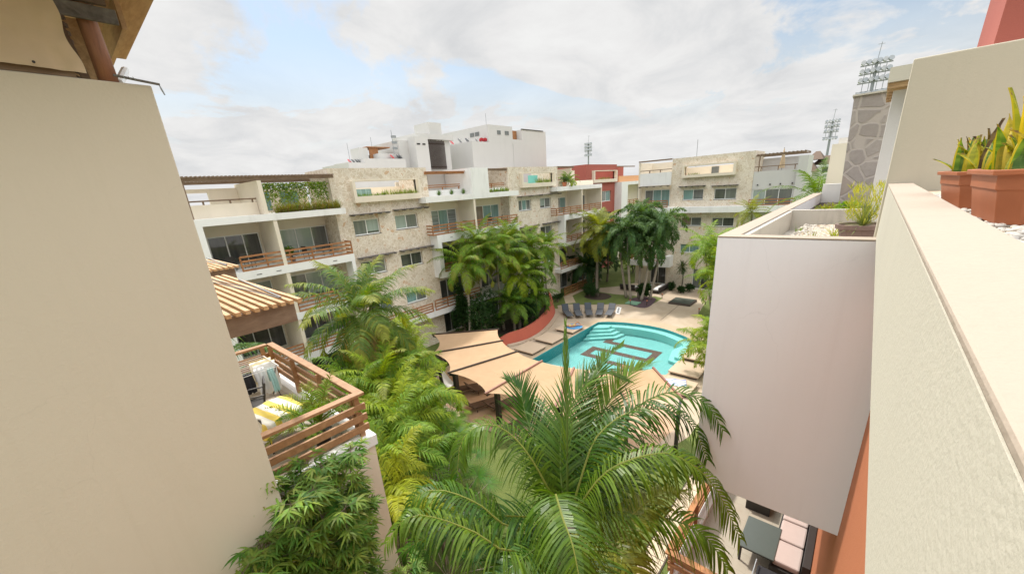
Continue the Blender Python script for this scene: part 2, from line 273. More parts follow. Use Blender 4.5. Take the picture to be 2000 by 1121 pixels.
# ------------------------------------------------------------------ mesh builder
LOC = {}
class MB:
    def __init__(s): s.v = []; s.f = []; s.c = []; s.col = (.1, .2, .05); s.smooth = False
    def face(s, pts, col=None):
        i = len(s.v); s.v += [tuple(p) for p in pts]; s.f.append(tuple(range(i, i+len(pts)))); s.c.append(col or s.col)
    def mesh(s, vs, fs, col=None):
        i = len(s.v); s.v += [tuple(p) for p in vs]
        for f in fs: s.f.append(tuple(i+k for k in f)); s.c.append(col or s.col)
    def box(s, x0, x1, y0, y1, z0, z1):
        x0, x1 = min(x0, x1), max(x0, x1); y0, y1 = min(y0, y1), max(y0, y1); z0, z1 = min(z0, z1), max(z0, z1)
        s.mesh([(x0, y0, z0), (x1, y0, z0), (x1, y1, z0), (x0, y1, z0), (x0, y0, z1), (x1, y0, z1), (x1, y1, z1), (x0, y1, z1)],
               [(0, 3, 2, 1), (4, 5, 6, 7), (0, 1, 5, 4), (1, 2, 6, 5), (2, 3, 7, 6), (3, 0, 4, 7)]); return s
    def bar(s, a, b, w, h, upv=(0, 0, 1)):
        a, b = Vector(a), Vector(b); d = (b-a).normalized(); sd_ = d.cross(Vector(upv))
        if sd_.length < 1e-4: sd_ = d.cross(Vector((1, 0, 0)))
        sd_.normalize(); u = sd_.cross(d); p = []
        for e in (a, b):
            for i, j in ((-1, -1), (1, -1), (1, 1), (-1, 1)): p.append(e+sd_*(w/2*i)+u*(h/2*j))
        s.mesh(p, [(0, 1, 2, 3), (7, 6, 5, 4), (0, 4, 5, 1), (1, 5, 6, 2), (2, 6, 7, 3), (3, 7, 4, 0)]); return s
    def tube(s, pts, rad, k=8, col=None, cap=True):
        pts = [Vector(p) for p in pts]; n_ = len(pts); vs = []; fs = []
        if not hasattr(rad, '__len__'): rad = [rad]*n_
        ref = Vector((.13, .21, .97)).normalized()
        for i, p in enumerate(pts):
            t_ = (pts[min(i+1, n_-1)]-pts[max(i-1, 0)]).normalized(); r_ = t_ if abs(t_.dot(ref)) < .97 else t_
            a = t_.cross(ref if abs(t_.dot(ref)) < .97 else Vector((1, 0, 0))).normalized(); bb = t_.cross(a)
            for j in range(k):
                an = 2*math.pi*j/k; vs.append(p+a*(math.cos(an)*rad[i])+bb*(math.sin(an)*rad[i]))
        for i in range(n_-1):
            for j in range(k): fs.append((i*k+j, i*k+(j+1) % k, (i+1)*k+(j+1) % k, (i+1)*k+j))
        if cap: fs += [tuple(range(k))[::-1], tuple((n_-1)*k+j for j in range(k))]
        s.mesh(vs, fs, col); return s
    def prism(s, poly, z0, z1):
        n_ = len(poly); vs = [(x, y, z0) for x, y in poly]+[(x, y, z1) for x, y in poly]
        s.mesh(vs, [tuple(range(n_))[::-1], tuple(range(n_, 2*n_))]+[(i, (i+1) % n_, n_+(i+1) % n_, n_+i) for i in range(n_)]); return s
    def lathe(s, c, prof, k=20):
        vs = []; fs = []
        for r_, z in prof:
            for j in range(k): a = 2*math.pi*j/k; vs.append((c[0]+r_*math.cos(a), c[1]+r_*math.sin(a), c[2]+z))
        for i in range(len(prof)-1):
            for j in range(k): fs.append((i*k+j, i*k+(j+1) % k, (i+1)*k+(j+1) % k, (i+1)*k+j))
        fs.append(tuple(range(k))[::-1]); fs.append(tuple((len(prof)-1)*k+j for j in range(k))); s.mesh(vs, fs); return s
    def ellip(s, c, r_, k=10, m_=7, jit=0):
        vs = []; fs = []
        for i in range(m_+1):
            th = math.pi*i/m_
            for j in range(k):
                ph = 2*math.pi*j/k; w_ = 1+jit*(rnd.random()-.5)
                vs.append((c[0]+r_[0]*math.sin(th)*math.cos(ph)*w_, c[1]+r_[1]*math.sin(th)*math.sin(ph)*w_, c[2]+r_[2]*math.cos(th)*w_))
        for i in range(m_):
            for j in range(k): fs.append((i*k+j, (i+1)*k+j, (i+1)*k+(j+1) % k, i*k+(j+1) % k))
        s.mesh(vs, fs); return s
    def build(s, name, material, parent=None, smooth=False, bevel=0, weld=False):
        me = bpy.data.meshes.new(name)
        if parent is not None: off = LOC[parent.name]
        else:
            xs = [v[0] for v in s.v]; ys = [v[1] for v in s.v]; zs = [v[2] for v in s.v]
            off = Vector(((min(xs)+max(xs))/2, (min(ys)+max(ys))/2, min(zs)))
        me.from_pydata([(v[0]-off[0], v[1]-off[1], v[2]-off[2]) for v in s.v], [], s.f)
        ca = me.color_attributes.new('Col', 'FLOAT_COLOR', 'CORNER')
        arr = []
        for f, c in zip(s.f, s.c): arr += [c[0], c[1], c[2], 1.0]*len(f)
        ca.data.foreach_set('color', arr)
        o = bpy.data.objects.new(name, me); S.collection.objects.link(o); me.materials.append(M[material] if isinstance(material, str) else material)
        if weld:
            bm = bmesh.new(); bm.from_mesh(me); bmesh.ops.remove_doubles(bm, verts=bm.verts, dist=.0005); bm.to_mesh(me); bm.free()
        if smooth: me.polygons.foreach_set('use_smooth', [True]*len(me.polygons))
        if parent is not None: o.parent = parent; LOC[o.name] = off
        else: o.location = off; LOC[o.name] = Vector(off)
        if bevel:
            md = o.modifiers.new('bevel', 'BEVEL'); md.width = bevel; md.segments = 2; md.limit_method = 'ANGLE'
        return o
def tag(o, label=None, cat=None, group=None, kind=None):
    if label: o['label'] = label
    if cat: o['category'] = cat
    if group: o['group'] = group
    if kind: o['kind'] = kind
    return o
def thing(name, loc, label, cat, group=None):
    o = bpy.data.objects.new(name, None); S.collection.objects.link(o); o.location = loc; o.empty_display_size = .3
    LOC[o.name] = Vector(loc); return tag(o, label, cat, group)
def copy_thing(o, loc, rot=None, label=None):
    def rec(a, par):
        c = a.copy(); S.collection.objects.link(c); c.parent = par
        for ch in list(a.children): rec(ch, c)
        return c
    c = rec(o, None); c.location = loc
    if rot is not None: c.rotation_euler = rot
    if label: c['label'] = label
    LOC[c.name] = Vector(loc); return c
def sheet(name, poly, z, material, hole=None, **k):
    bm = bmesh.new()
    def loop(pl):
        vs = [bm.verts.new((x, y, z)) for x, y in pl]
        return [bm.edges.new((vs[i], vs[(i+1) % len(vs)])) for i in range(len(vs))]
    ed = loop(poly)
    if hole: ed += loop(hole)
    bmesh.ops.triangle_fill(bm, use_beauty=True, use_dissolve=False, edges=ed)
    bm.normal_update()
    for f in bm.faces:
        if f.normal.z < 0: f.normal_flip()
    me = bpy.data.meshes.new(name); bm.to_mesh(me); bm.free(); me.materials.append(M[material])
    o = bpy.data.objects.new(name, me); S.collection.objects.link(o); tag(o, **k); LOC[o.name] = Vector((0, 0, 0)); return o
def smoothpoly(pts, n=4, closed=True):
    o = []; k = len(pts)
    for i in range(k if closed else k-1):
        p0, p1, p2, p3 = [Vector(pts[j % k] if closed else pts[max(0, min(k-1, j))]) for j in (i-1, i, i+1, i+2)]
        for s_ in range(n):
            t_ = s_/n; o.append(tuple(.5*((2*p1)+(p2-p0)*t_+(2*p0-5*p1+4*p2-p3)*t_*t_+(3*p1-p0-3*p2+p3)*t_**3)))
    if not closed: o.append(tuple(Vector(pts[-1])))
    return o
# ================================================================== SETTING
LEFT = [(22.25, 18.37), (27.5, 18.37), (32.8, 18.37)]
ARC = smoothpoly([(32.8, 18.37), (33.45, 17.5), (34.05, 15.9), (34.3, 14.0), (34.15, 12.3), (33.55, 10.8), (32.8, 9.6), (31.6, 8.85)], 4, False)
FRONT = smoothpoly([(25.3, 8.8), (24.3, 10.9), (22.9, 14.0), (22.3, 16.4), (22.25, 18.37)], 4, False)
POOL = LEFT[:-1]+ARC+[(28.5, 8.8)]+FRONT[:-1]
PC = Vector((28, 13.6))
def grow(poly, d): return [tuple(Vector(p)+(Vector(p)-PC).normalized()*d) for p in poly]
sheet('ground', [(-300, -300), (700, -300), (700, 700), (-300, 700)], -.012, 'grass', grow(POOL, .25), kind='structure')
DECK = [(13.2, 13.0), (12.9, 17.2), (13.4, 19.2), (14.3, 20.9), (15.6, 22.4), (17.6, 23.3), (20, 23.2), (22.6, 22.6), (23.6, 22.0), (25.7, 21.4), (28.7, 21.9), (31.6, 22.8),
        (33.6, 23.6), (35.6, 25.2), (36.6, 24.6), (37.4, 22.6), (38.7, 20.5), (39.6, 18.9), (39.8, 17.7), (40.2, 16.3), (43.9, 16.2), (44.2, 17.2), (43.4, 19.5), (43.0, 22.0), (43.2, 24.6), (45, 24.9),
        (47.5, 22.5), (50.4, 22), (50.4, 12), (46, 11.9), (43.2, 11.6), (39.9, 11.1), (38.3, 10.2), (36.3, 8.4), (33, 6.3), (30, 5.4), (24, 5.2), (19, 5.2), (16.2, 6.0), (14.2, 9.0)]
sheet('pool_deck', DECK, -.004, 'paving', POOL, kind='structure')
rim_o = smoothpoly([(21.6, 18.9), (28.5, 18.9), (33.6, 18.9), (35.0, 17.3), (35.7, 14.6), (35.2, 11.2), (33.9, 9.1), (32.2, 8.2), (28, 8.0), (24.8, 8.0), (23.3, 10.6), (21.8, 14.4)], 4)
sheet('pool_rim', rim_o, 0.0, 'wet_rim', POOL, kind='structure')
sheet('shaded_pavement', [(13.1, 17.1), (13.6, 19.1), (14.5, 20.8), (15.8, 22.2), (17.7, 23.1), (20.5, 21.5), (21.3, 18), (21, 14), (22.6, 10), (23, 8), (20, 6), (16.5, 6.3), (14.4, 9.1), (13.4, 13)], .002, 'sailfloor', kind='structure')
b = MB(); b.bar((36.3, 13.5, .004), (41.9, 13.75, .004), .035, .006); tag(b.build('pavement_joint', 'darkstone'), kind='structure')
# pool shell
b = MB(); b.face([(x, y, -1.0) for x, y in POOL][::-1]); 
tag(b.build('pool_floor', 'pool'), kind='structure')
b = MB()
for i in range(len(POOL)):
    a, c = POOL[i], POOL[(i+1) % len(POOL)]; b.face([(a[0], a[1], 0), (c[0], c[1], 0), (c[0], c[1], -1.0), (a[0], a[1], -1.0)])
tag(b.build('pool_wall', 'pool_side'), kind='structure')
b = MB(); b.face([(x, y, -.07) for x, y in POOL][::-1]); tag(b.build('pool_water', 'water'), kind='structure')
inn = [tuple(Vector(p)+(PC-Vector(p)).normalized()*.75) for p in ARC[2:-1]]
b = MB(); b.prism(list(ARC[2:-1])+inn[::-1], -.98, -.28); tag(b.build('pool_bench', 'pool_step'), kind='structure')
b = MB()
for i, z in enumerate((-.22, -.42, -.62, -.82)):
    e = 1.0+.5*i; x1 = 32.75-.02*i
    b.prism([(x1-e*1.15, 18.3-.01*i), (x1, 18.3-.01*i), (x1+.3, 17.6), (x1+.35, 17.9-e*.9), (x1-.35*e, 17.9-e*.8)], -.97, z)
for i, z in enumerate((-.25, -.5, -.75)):
    e = .7+.45*i
    b.prism([(30.6-e, 8.84+.01*i), (30.6-e*.8, 8.9+e*.75), (30.9+e*.3, 8.95+e), (32.35+e*.3, 9.7+e*.35), (32.2, 9.4)], -.96, z)
tag(b.build('pool_step', 'pool_step'), kind='structure')
b = MB(); w = .62
def strip(x0, y0, x1, y1): b.box(min(x0, x1)-w/2, max(x0, x1)+w/2, min(y0, y1)-w/2, max(y0, y1)+w/2, -.992, -.985)
def strips(pp):
    for k in range(len(pp)-1):
        (x0, y0), (x1, y1) = pp[k], pp[k+1]
        if abs(x0-x1) < .01:
            s_ = 1 if y1 > y0 else -1; strip(x0, y0+s_*w*1.002 if k else y0, x1, y1)
        else:
            s_ = 1 if x1 > x0 else -1; strip(x0+s_*w*1.002 if k else x0, y0, x1, y1)
strips([(32.1, 16.3), (30.85, 16.3), (30.85, 11.55), (28.9, 11.55), (28.9, 16.55), (27.3, 16.55), (27.3, 14.9)])
strips([(25.6, 15.8), (27.2, 15.8-.9)][:1]+[(25.6, 11.6)]) if False else None
strips([(26.95, 13.9), (26.95, 11.55), (25.3, 11.55)])
tag(b.build('pool_mosaic', 'pool_logo'), kind='structure')
# lawns, beds, paths
sheet('lawn', [(36.9, 24.4), (37.7, 22.6), (38.95, 20.5), (39.85, 18.9), (40.05, 17.75), (43.4, 16.6), (43.9, 17.3), (43.1, 19.5), (42.7, 22.0), (42.9, 24.2), (39.7, 25.2)], .002, 'grass', kind='structure')
sheet('planting_bed', smoothpoly([(39.3, 16.4), (39.6, 18.2), (41.5, 19.2), (43.4, 18.7), (43.6, 17), (41.4, 16.3)], 3), .008, 'mulch', kind='structure')
sheet('tree_bed', smoothpoly([(39.6, 22.6), (40, 24.3), (41.6, 24.6), (42.8, 23.3), (42.0, 21.7), (40.4, 21.6)], 3), .008, 'soil', kind='structure')
sheet('garden_bed', [(9, 19.5), (9, 26.8), (36, 26.8), (35.4, 25.6), (33.4, 23.9), (31.4, 23.1), (28.6, 22.2), (25.7, 21.7), (23.7, 22.3), (22.4, 22.9), (20, 23.5), (17.4, 23.6), (15.4, 22.7), (13.9, 20.9)], .0, 'soil', kind='structure')
sheet('stepping_path', [(36.7, 24.8), (37.6, 24.0), (40.0, 26.0), (44.5, 26.2), (44.5, 26.9), (39.2, 26.8)], .006, 'path', kind='structure')
sheet('side_path', [(8, 3.45), (19, 3.45), (19, 4.15), (8, 4.15)], .004, 'path', kind='structure')
b = MB()
for k in range(16): b.box(8.2+k*.7, 8.225+k*.7, 3.46, 4.14, .004, .009)
b.box(8, 19, 3.40, 3.45, -.05, .03); b.box(8, 19, 4.15, 4.19, -.05, .02)
tag(b.build('path_joints', 'darkstone'), kind='structure')
sheet('fern_strip', [(35.5, 8), (37.2, 9.2), (38.6, 10.0), (40, 10.8), (43.5, 11.3), (49, 11.4), (49, 6), (30, 4.0), (24, 4), (24, 5)], .0, 'grass', kind='structure')
# ================================================================== BUILDING HELPERS
def cells(x0, x1, z0, z1, holes):
    xs = sorted({x0, x1, *[h[0] for h in holes], *[h[1] for h in holes]}); zs = sorted({z0, z1, *[h[2] for h in holes], *[h[3] for h in holes]})
    xs = [x for x in xs if x0 <= x <= x1]; zs = [z for z in zs if z0 <= z <= z1]
    for i in range(len(xs)-1):
        j = 0
        while j < len(zs)-1:
            cxm = (xs[i]+xs[i+1])/2
            def inside(jj): czm = (zs[jj]+zs[jj+1])/2; return any(h[0] < cxm < h[1] and h[2] < czm < h[3] for h in holes)
            if inside(j): j += 1; continue
            k = j
            while k+1 < len(zs)-1 and not inside(k+1): k += 1
            yield xs[i], xs[i+1], zs[j], zs[k+1]; j = k+1
class Axis:   # facade running along 'x' (faces -y) or along 'y' (faces -x)
    def __init__(s, kind, root): s.k = kind; s.root = root
    def box(s, b, a0, a1, d0, d1, z0, z1):
        if s.k == 'x': b.box(a0, a1, d0, d1, z0, z1)
        else: b.box(d0, d1, a0, a1, z0, z1)
    def wall(s, name, mt, a0, a1, d0, d1, z0, z1, holes=()):
        b = MB()
        for c in cells(a0, a1, z0, z1, holes): s.box(b, c[0], c[1], d0, d1, c[2], c[3])
        return b.build(name, mt, s.root)
    def part(s, name, mt, *bx, **k):
        b = MB()
        for q_ in bx: s.box(b, *q_)
        return b.build(name, mt, s.root, **k)
    def window(s, a0, a1, z0, z1, d, panes, name='window', fr=.055, sill=True):
        b = MB(); s.box(b, a0, a1, d, d+.07, z0, z0+fr); s.box(b, a0, a1, d, d+.07, z1-fr, z1)
        n_ = len(panes); wd = (a1-a0)/n_
        for i in range(n_+1):
            c = a0+wd*i; lo = max(a0, c-fr/2); hi = min(a1, c+fr/2)
            if i == 0: hi = a0+fr
            if i == n_: lo = a1-fr
            s.box(b, lo, hi, d, d+.07, z0+fr, z1-fr)
        f = b.build(name, 'frame', s.root)
        for i, p in enumerate(panes):
            pb = MB(); off = .02 if i % 2 else .04
            s.box(pb, a0+wd*i+fr/2, a0+wd*(i+1)-fr/2, d+off, d+off+.012, z0+fr, z1-fr); pb.build('pane', p, f)
            if p in ('glass_green',) and rnd.random() < .7:
                pb = MB(); hh = z0+fr+(z1-z0)*rnd.uniform(.08, .25); s.box(pb, a0+wd*i+fr/2, a0+wd*(i+1)-fr/2, d+off-.004, d+off-.001, z0+fr, hh); pb.build('pane', 'glass_dark', f)
        if sill and name == 'window':
            b = MB(); s.box(b, a0-.06, a1+.06, d-.14, d+.05, z0-.06, z0-.003); b.build('sill', 'frame', f)
        return f
    def railing(s, a0, a1, d, z0, n_=4, h=.85, mt='orange_wood', side=None, sd=None, step=1.5):
        b = MB(); k = max(1, int(round((a1-a0)/step)))
        for i in range(n_):
            z = z0+.07+(h-.07)*i/(n_-1); j = .0 if i == n_-1 else rnd.uniform(-.01, .01)
            s.box(b, a0, a1, d, d+.04, z-.055+j, z+.055+j)
        for i in range(k+1):
            a = a0+(a1-a0)*i/k; s.box(b, a-.04, a+.04, d+.042, d+.11, z0, z0+h)
        if side is not None:
            for sx in (side if isinstance(side, (list, tuple)) else [side]):
                for i in range(n_):
                    z = z0+.07+(h-.07)*i/(n_-1); s.box(b, sx-.02, sx+.02, d+.115, sd, z-.055, z+.055)
        return b.build('railing', mt, s.root)
    def awning(s, a0, a1, d, z):
        b = MB(); s.box(b, a0, a1, d-.5, d, z, z+.05)
        for i in range(5):
            a = a0+.15+(a1-a0-.3)*i/4; s.box(b, a-.035, a+.035, d-.56, d, z-.07, z-.003)
        return b.build('awning', 'old_wood', s.root)
# ================================================================== MAIN APARTMENT BLOCK (facade along x at y = 27..30)
main = thing('apartment_building', (27, 30, 0), 'long four-storey limestone apartment block with slatted wooden balconies facing the pool', 'building')
A = Axis('x', main)
# wall A (left balconies)
doorsA = {9.5: ['glass_dark', 'glass_dark', 'glass_dark'], 6.3: ['glass_dark', 'glass_grey', 'glass_green'], 3.4: ['glass_dark', 'glass_dark', 'glass_dark'], .1: ['glass_dark', 'glass_dark', 'glass_dark']}
doorsA2 = {9.5: ['glass_green', 'glass_green', 'glass_grey'], 6.3: ['glass_grey', 'glass_green', 'glass_green'], 3.4: ['glass_dark', 'glass_dark', 'glass_grey'], .1: ['glass_dark', 'glass_dark', 'glass_dark']}
hol = []
for z in (9.5, 6.3, 3.4, .1):
    zt = z+1.92 if z > 9 else z+1.95
    hol += [(5.85, 8.75, z, zt), (9.9, 13.2, z, zt)]
A.wall('wall', 'cream', 5.2, 13.6, 29.95, 30.2, 0, 12.15, hol)
for z in (9.5, 6.3, 3.4, .1):
    zt = z+1.92 if z > 9 else z+1.95
    A.window(5.87, 8.73, z+.01, zt-.01, 30.0, doorsA[z], 'sliding_door', .06); A.window(9.92, 13.18, z+.01, zt-.01, 30.0, doorsA2[z], 'sliding_door', .06)
for z0, z1, x1 in ((12.16, 12.55, 13.48), (8.92, 9.42, 13.48), (5.78, 6.25, 13.48), (2.88, 3.36, 21.85)):
    A.part('slab', 'white', (5.0, x1, 27.0, 29.95, z0, z1))
for z in (9.15, 6.0, 3.1):
    for x in (7.2, 8.3, 11.9): A.part('drain_slot', 'iron', (x, x+.28, 26.985, 27.01, z-.02, z+.02))
A.part('end_wall', 'white', (5.0, 5.28, 27.003, 31.8, 9.42, 12.16), (5.0, 5.28, 27.003, 31.8, 6.25, 8.92), (5.0, 5.28, 27.003, 31.8, 3.36, 5.78), (5.0, 5.28, 27.003, 31.8, 0, 2.88))
for z0, z1 in ((9.42, 12.16), (6.25, 8.92), (3.36, 5.78), (0, 2.88)):
    A.part('dividing_wall', 'cream', (8.82, 9.04, 27.04, 29.95, z0, z1))
A.part('side_fin', 'white', (13.22, 13.46, 27.003, 28, 6.25, 8.92))
A.railing(6.6, 13.44, 27.05, 9.42, side=13.42, sd=27.95)
A.railing(9.1, 13.2, 27.05, 6.25); A.railing(5.3, 8.8, 27.05, 6.25)
A.railing(9.0, 13.0, 27.05, 3.36, h=.75); A.railing(5.3, 8.8, 27.05, 3.36, h=.75)
# roof terrace A
A.wall('terrace_wall', 'cream', 5.3, 8.5, 31.2, 31.45, 12.55, 14.25, [(5.45, 6.9, 13.1, 14.02)])
A.part('terrace_parapet', 'cream', (5.05, 8.48, 27.9, 28.1, 12.55, 13.28))
A.part('terrace_handrail', 'beam_wood', (5.05, 8.48, 27.9, 28.05, 13.44, 13.52), (5.8, 5.88, 27.95, 28.03, 13.28, 13.44), (7.1, 7.18, 27.95, 28.03, 13.28, 13.44), (8.25, 8.33, 27.95, 28.03, 13.28, 13.46))
A.part('terrace_divider', 'cream', (8.5, 8.72, 27.1, 31.5, 12.552, 14.45))
A.part('terrace_wall', 'cream', (8.72, 13.2, 32.0, 32.2, 12.55, 14.1))
A.part('terrace_window', 'glass_teal', (9.4, 10.6, 31.96, 31.995, 12.7, 13.9)); A.part('terrace_window', 'glass_teal', (11.3, 12.5, 31.96, 31.995, 12.7, 13.9))
b = MB(); A.box(b, 5.0, 13.2, 27.25, 27.4, 14.5, 14.66); A.box(b, 5.0, 13.2, 31.0, 31.15, 14.5, 14.66)
for i in range(42): A.box(b, 5.05+i*.195, 5.12+i*.195, 27.0, 31.4, 14.663, 14.74)
b.build('pergola', 'beam_wood', main)
b = MB(); A.box(b, 5.0, 5.1, 27.3, 27.4, 12.55, 14.5); b.build('pergola_post', 'beam_wood', main)
# stone blocks B and D
def stone_block(x0, x1, frm, wins, awn, back):
    holes = [(frm[0], frm[1], frm[2], frm[3])]+[(w_[0], w_[1], w_[2], w_[3]) for w_ in wins]
    A.wall('stone_wall', 'stone', x0, x1, 28.0, 28.35, 0.0, 15.15, holes)
    A.part('stone_wall', 'stone', (x0, x0+.35, 28.353, 31.6, 0, 15.147)); A.part('stone_wall', 'stone', (x1-.35, x1, 28.353, 31.6, 0, 15.147))
    A.part('inner_wall', 'greyw', (x0+.36, x1-.36, 29.6, 29.75, 0, 12.2)); A.part('slab', 'cream', (x0+.36, x1-.36, 28.36, 31.6, 12.21, 12.4))
    A.part('terrace_wall', 'cream', (x0+.36, x1-.36, 31.5, 31.6, 12.41, back))
    a0, a1, z0, z1 = frm; t_ = .22
    A.part('planter_frame', 'cream', (a0-t_, a1+t_, 27.62, 28.2, z0-.42, z0), (a0-t_, a0, 27.62, 28.2, z0, z1+.02), (a1, a1+t_, 27.62, 28.2, z0, z1+.02), (a0-t_, a1+t_, 27.98, 28.2, z1+.02, z1+.12))
    for w_ in wins: A.window(w_[0]+.01, w_[1]-.01, w_[2]+.01, w_[3]-.01, 28.14, w_[4])
    for a in awn: A.awning(*a)
wb = [(14.35, 16.45, 10.5, 11.6, ['glass_grey', 'glass_green']), (17.85, 20.0, 10.55, 11.65, ['glass_green', 'glass_grey']),
      (14.35, 16.45, 7.5, 8.55, ['glass_dark', 'glass_grey']), (17.85, 19.97, 7.5, 8.55, ['glass_dark', 'glass_dark']),
      (14.35, 16.45, 4.4, 5.4, ['glass_dark', 'glass_grey']), (17.82, 19.93, 4.4, 5.35, ['glass_teal', 'glass_grey'])]
stone_block(13.2, 21.45, (14.85, 20.25, 13.22, 14.25), wb, [(14.15, 17.3, 28, 11.97), (17.75, 20.95, 28, 12.05), (14.15, 17.3, 28, 8.86), (17.75, 20.95, 28, 8.86)], 13.9)
wd_ = [(33.0, 35.15, 10.75, 11.85, ['glass_grey', 'glass_teal', 'glass_grey']), (36.75, 38.85, 10.75, 11.85, ['glass_green', 'glass_grey']),
       (33.1, 35.1, 7.55, 8.7, ['glass_tan', 'glass_tan']), (36.65, 38.9, 7.55, 8.7, ['glass_dark', 'glass_grey']),
       (33.1, 35.1, 4.5, 5.5, ['glass_dark', 'glass_grey']), (36.65, 38.8, 4.5, 5.55, ['glass_dark', 'glass_grey'])]
stone_block(31.55, 40.35, (33.6, 39.2, 13.5, 14.5), wd_, [(32.8, 40.4, 28, 12.2), (32.8, 36, 28, 9.0), (37, 40.6, 28, 9.0)], 13.7)
A.part('terrace_panel', 'peach', (33.9, 36.4, 30.6, 30.7, 12.41, 14.45)); A.part('terrace_panel', 'teal', (37.9, 39.6, 30.4, 30.5, 12.41, 14.4))
A.part('terrace_window', 'glass_teal', (15.3, 16.2, 31.44, 31.49, 12.9, 13.8)); A.part('terrace_window', 'glass_teal', (16.9, 18.2, 31.44, 31.49, 12.9, 13.8))
# balconies C
def wall_c(x0, x1, doors, xs, zs=(9.72, 6.45, 3.4, .1)):
    hol = [(a, c, z, z+1.95) for (a, c) in xs for z in zs]
    A.wall('wall', 'cream', x0, x1, 29.2, 29.4, 0, 12.4, hol)
    for k, z in enumerate(zs):
        for j, (a, c) in enumerate(xs): A.window(a+.01, c-.01, z+.01, z+1.94, 29.24, doors[k][j], 'sliding_door', .06)
wall_c(21.45, 31.55, [[['glass_slat', 'glass_teal', 'glass_slat'], ['glass_tan', 'glass_teal', 'glass_teal']], [['glass_dark', 'glass_dark', 'glass_dark'], ['glass_dark', 'glass_tan', 'glass_tan']],
      [['glass_dark']*3, ['glass_dark', 'glass_grey', 'glass_dark']], [['glass_dark']*3]*2], [(22.1, 25.3), (27.7, 31.2)])
for z0, z1 in ((12.4, 12.86),): A.part('slab', 'white', (20.3, 26, 27.0, 29.2, z0, z1), (25.99, 31.95, 27.003, 29.2, z0+.002, z1-.002))
A.part('slab', 'white', (21.0, 31.75, 27.0, 29.2, 9.08, 9.72)); A.part('slab', 'white', (21.0, 31.75, 27.003, 29.2, 6.05, 6.5)); A.part('slab', 'white', (21.86, 31.75, 27.0, 29.2, 2.88, 3.36))
A.part('side_fin', 'white', (21.0, 21.42, 27.006, 29.2, 6.5, 9.08)); A.part('side_fin', 'white', (31.5, 31.75, 27.006, 28, 6.5, 9.08))
A.part('dividing_wall', 'cream', (25.6, 25.82, 27.04, 29.2, 9.72, 12.4)); A.part('dividing_wall', 'cream', (25.6, 25.82, 27.04, 29.2, 6.5, 9.08))
A.part('terrace_volume', 'white', (25.55, 27.72, 27.006, 31.5, 12.862, 15.05)); A.part('roof_block', 'greyw', (23.6, 25.5, 30.6, 32.6, 12.862, 14.95))
A.part('terrace_wall', 'cream', (21.5, 25.5, 32.7, 32.9, 12.4, 14.3)); A.part('terrace_parapet', 'white', (21.0, 25.53, 28.4, 28.55, 12.865, 13.35))
A.part('terrace_handrail', 'orange_wood', (21.3, 25.4, 28.42, 28.5, 13.55, 13.64), (21.3, 21.4, 28.42, 28.5, 13.35, 13.55), (23.3, 23.4, 28.42, 28.5, 13.35, 13.55), (25.2, 25.3, 28.42, 28.5, 13.35, 13.55), (21.3, 25.4, 28.42, 28.5, 13.72, 13.8))
A.part('terrace_parapet', 'white', (27.73, 31.5, 28.5, 28.65, 12.862, 13.25)); A.part('terrace_handrail', 'orange_wood', (27.74, 31.5, 28.5, 28.6, 13.45, 13.53), (27.74, 31.5, 28.5, 28.6, 13.62, 13.7), (29.6, 29.7, 28.5, 28.6, 13.25, 13.62))
A.part('terrace_wall', 'cream', (27.73, 31.5, 31.3, 31.5, 12.86, 14.7)); A.part('terrace_door', 'peach', (28.9, 30.0, 31.25, 31.29, 12.9, 14.4))
b = MB(); A.box(b, 21.2, 25.6, 27.9, 28.0, 14.62, 14.78)
for i in range(20): A.box(b, 21.25+i*.22, 21.33+i*.22, 27.7, 32.5, 14.783, 14.84)
b.build('pergola', 'orange_wood', main)
b = MB(); A.box(b, 27.74, 31.5, 28.0, 28.1, 14.82, 14.97)
for i in range(16): A.box(b, 27.8+i*.235, 27.88+i*.235, 27.8, 31.5, 14.972, 15.03)
b.build('pergola', 'beam_wood', main)
A.railing(20.7, 25.6, 27.05, 9.72, side=20.72, sd=27.95, h=.8); A.railing(25.8, 31.6, 27.05, 9.72, h=.8)
A.railing(21.45, 31.48, 27.1, 6.5, h=.7); A.railing(20.0, 25.5, 27.05, 3.36, h=.9); A.railing(5.3+8, 19.7, 27.05, 3.36, h=.75)
for q_ in ((22.4, 22.65, 26.99, 27.01, 9.38, 9.42), (30.6, 30.85, 26.99, 27.01, 9.38, 9.42), (22.4, 22.65, 26.993, 27.013, 6.25, 6.29)): A.part('drain_slot', 'iron', q_)
# balconies E
wall_c(40.35, 49.0, [[['glass_grey', 'glass_teal'], ['glass_teal', 'glass_grey']], [['glass_dark', 'glass_grey']]*2, [['glass_dark', 'glass_dark']]*2, [['glass_dark', 'glass_grey']]*2], [(41.2, 43.7), (45.1, 48.4)])
A.part('slab', 'white', (38.75, 49.05, 27.0, 29.2, 12.45, 12.93)); A.part('slab', 'white', (40.1, 49.05, 27.0, 29.2, 9.12, 9.75)); A.part('slab', 'white', (40.1, 49.05, 27.003, 29.2, 6.05, 6.45)); A.part('slab', 'white', (39.2, 49.05, 27.0, 29.2, 2.88, 3.36))
A.part('side_fin', 'white', (40.1, 40.4, 27.006, 29.2, 6.45, 9.12)); A.part('end_wall', 'cream', (48.85, 49.05, 27.01, 31.5, 9.75, 12.45), (48.85, 49.05, 27.01, 31.5, 6.45, 9.12), (48.85, 49.05, 27.01, 31.5, 3.36, 6.05), (48.85, 49.05, 27.01, 31.5, 0, 2.88))
for z0, z1 in ((9.75, 12.45), (6.45, 9.12), (3.36, 6.05)): A.part('dividing_wall', 'cream', (44.05, 44.25, 27.04, 29.2, z0, z1))
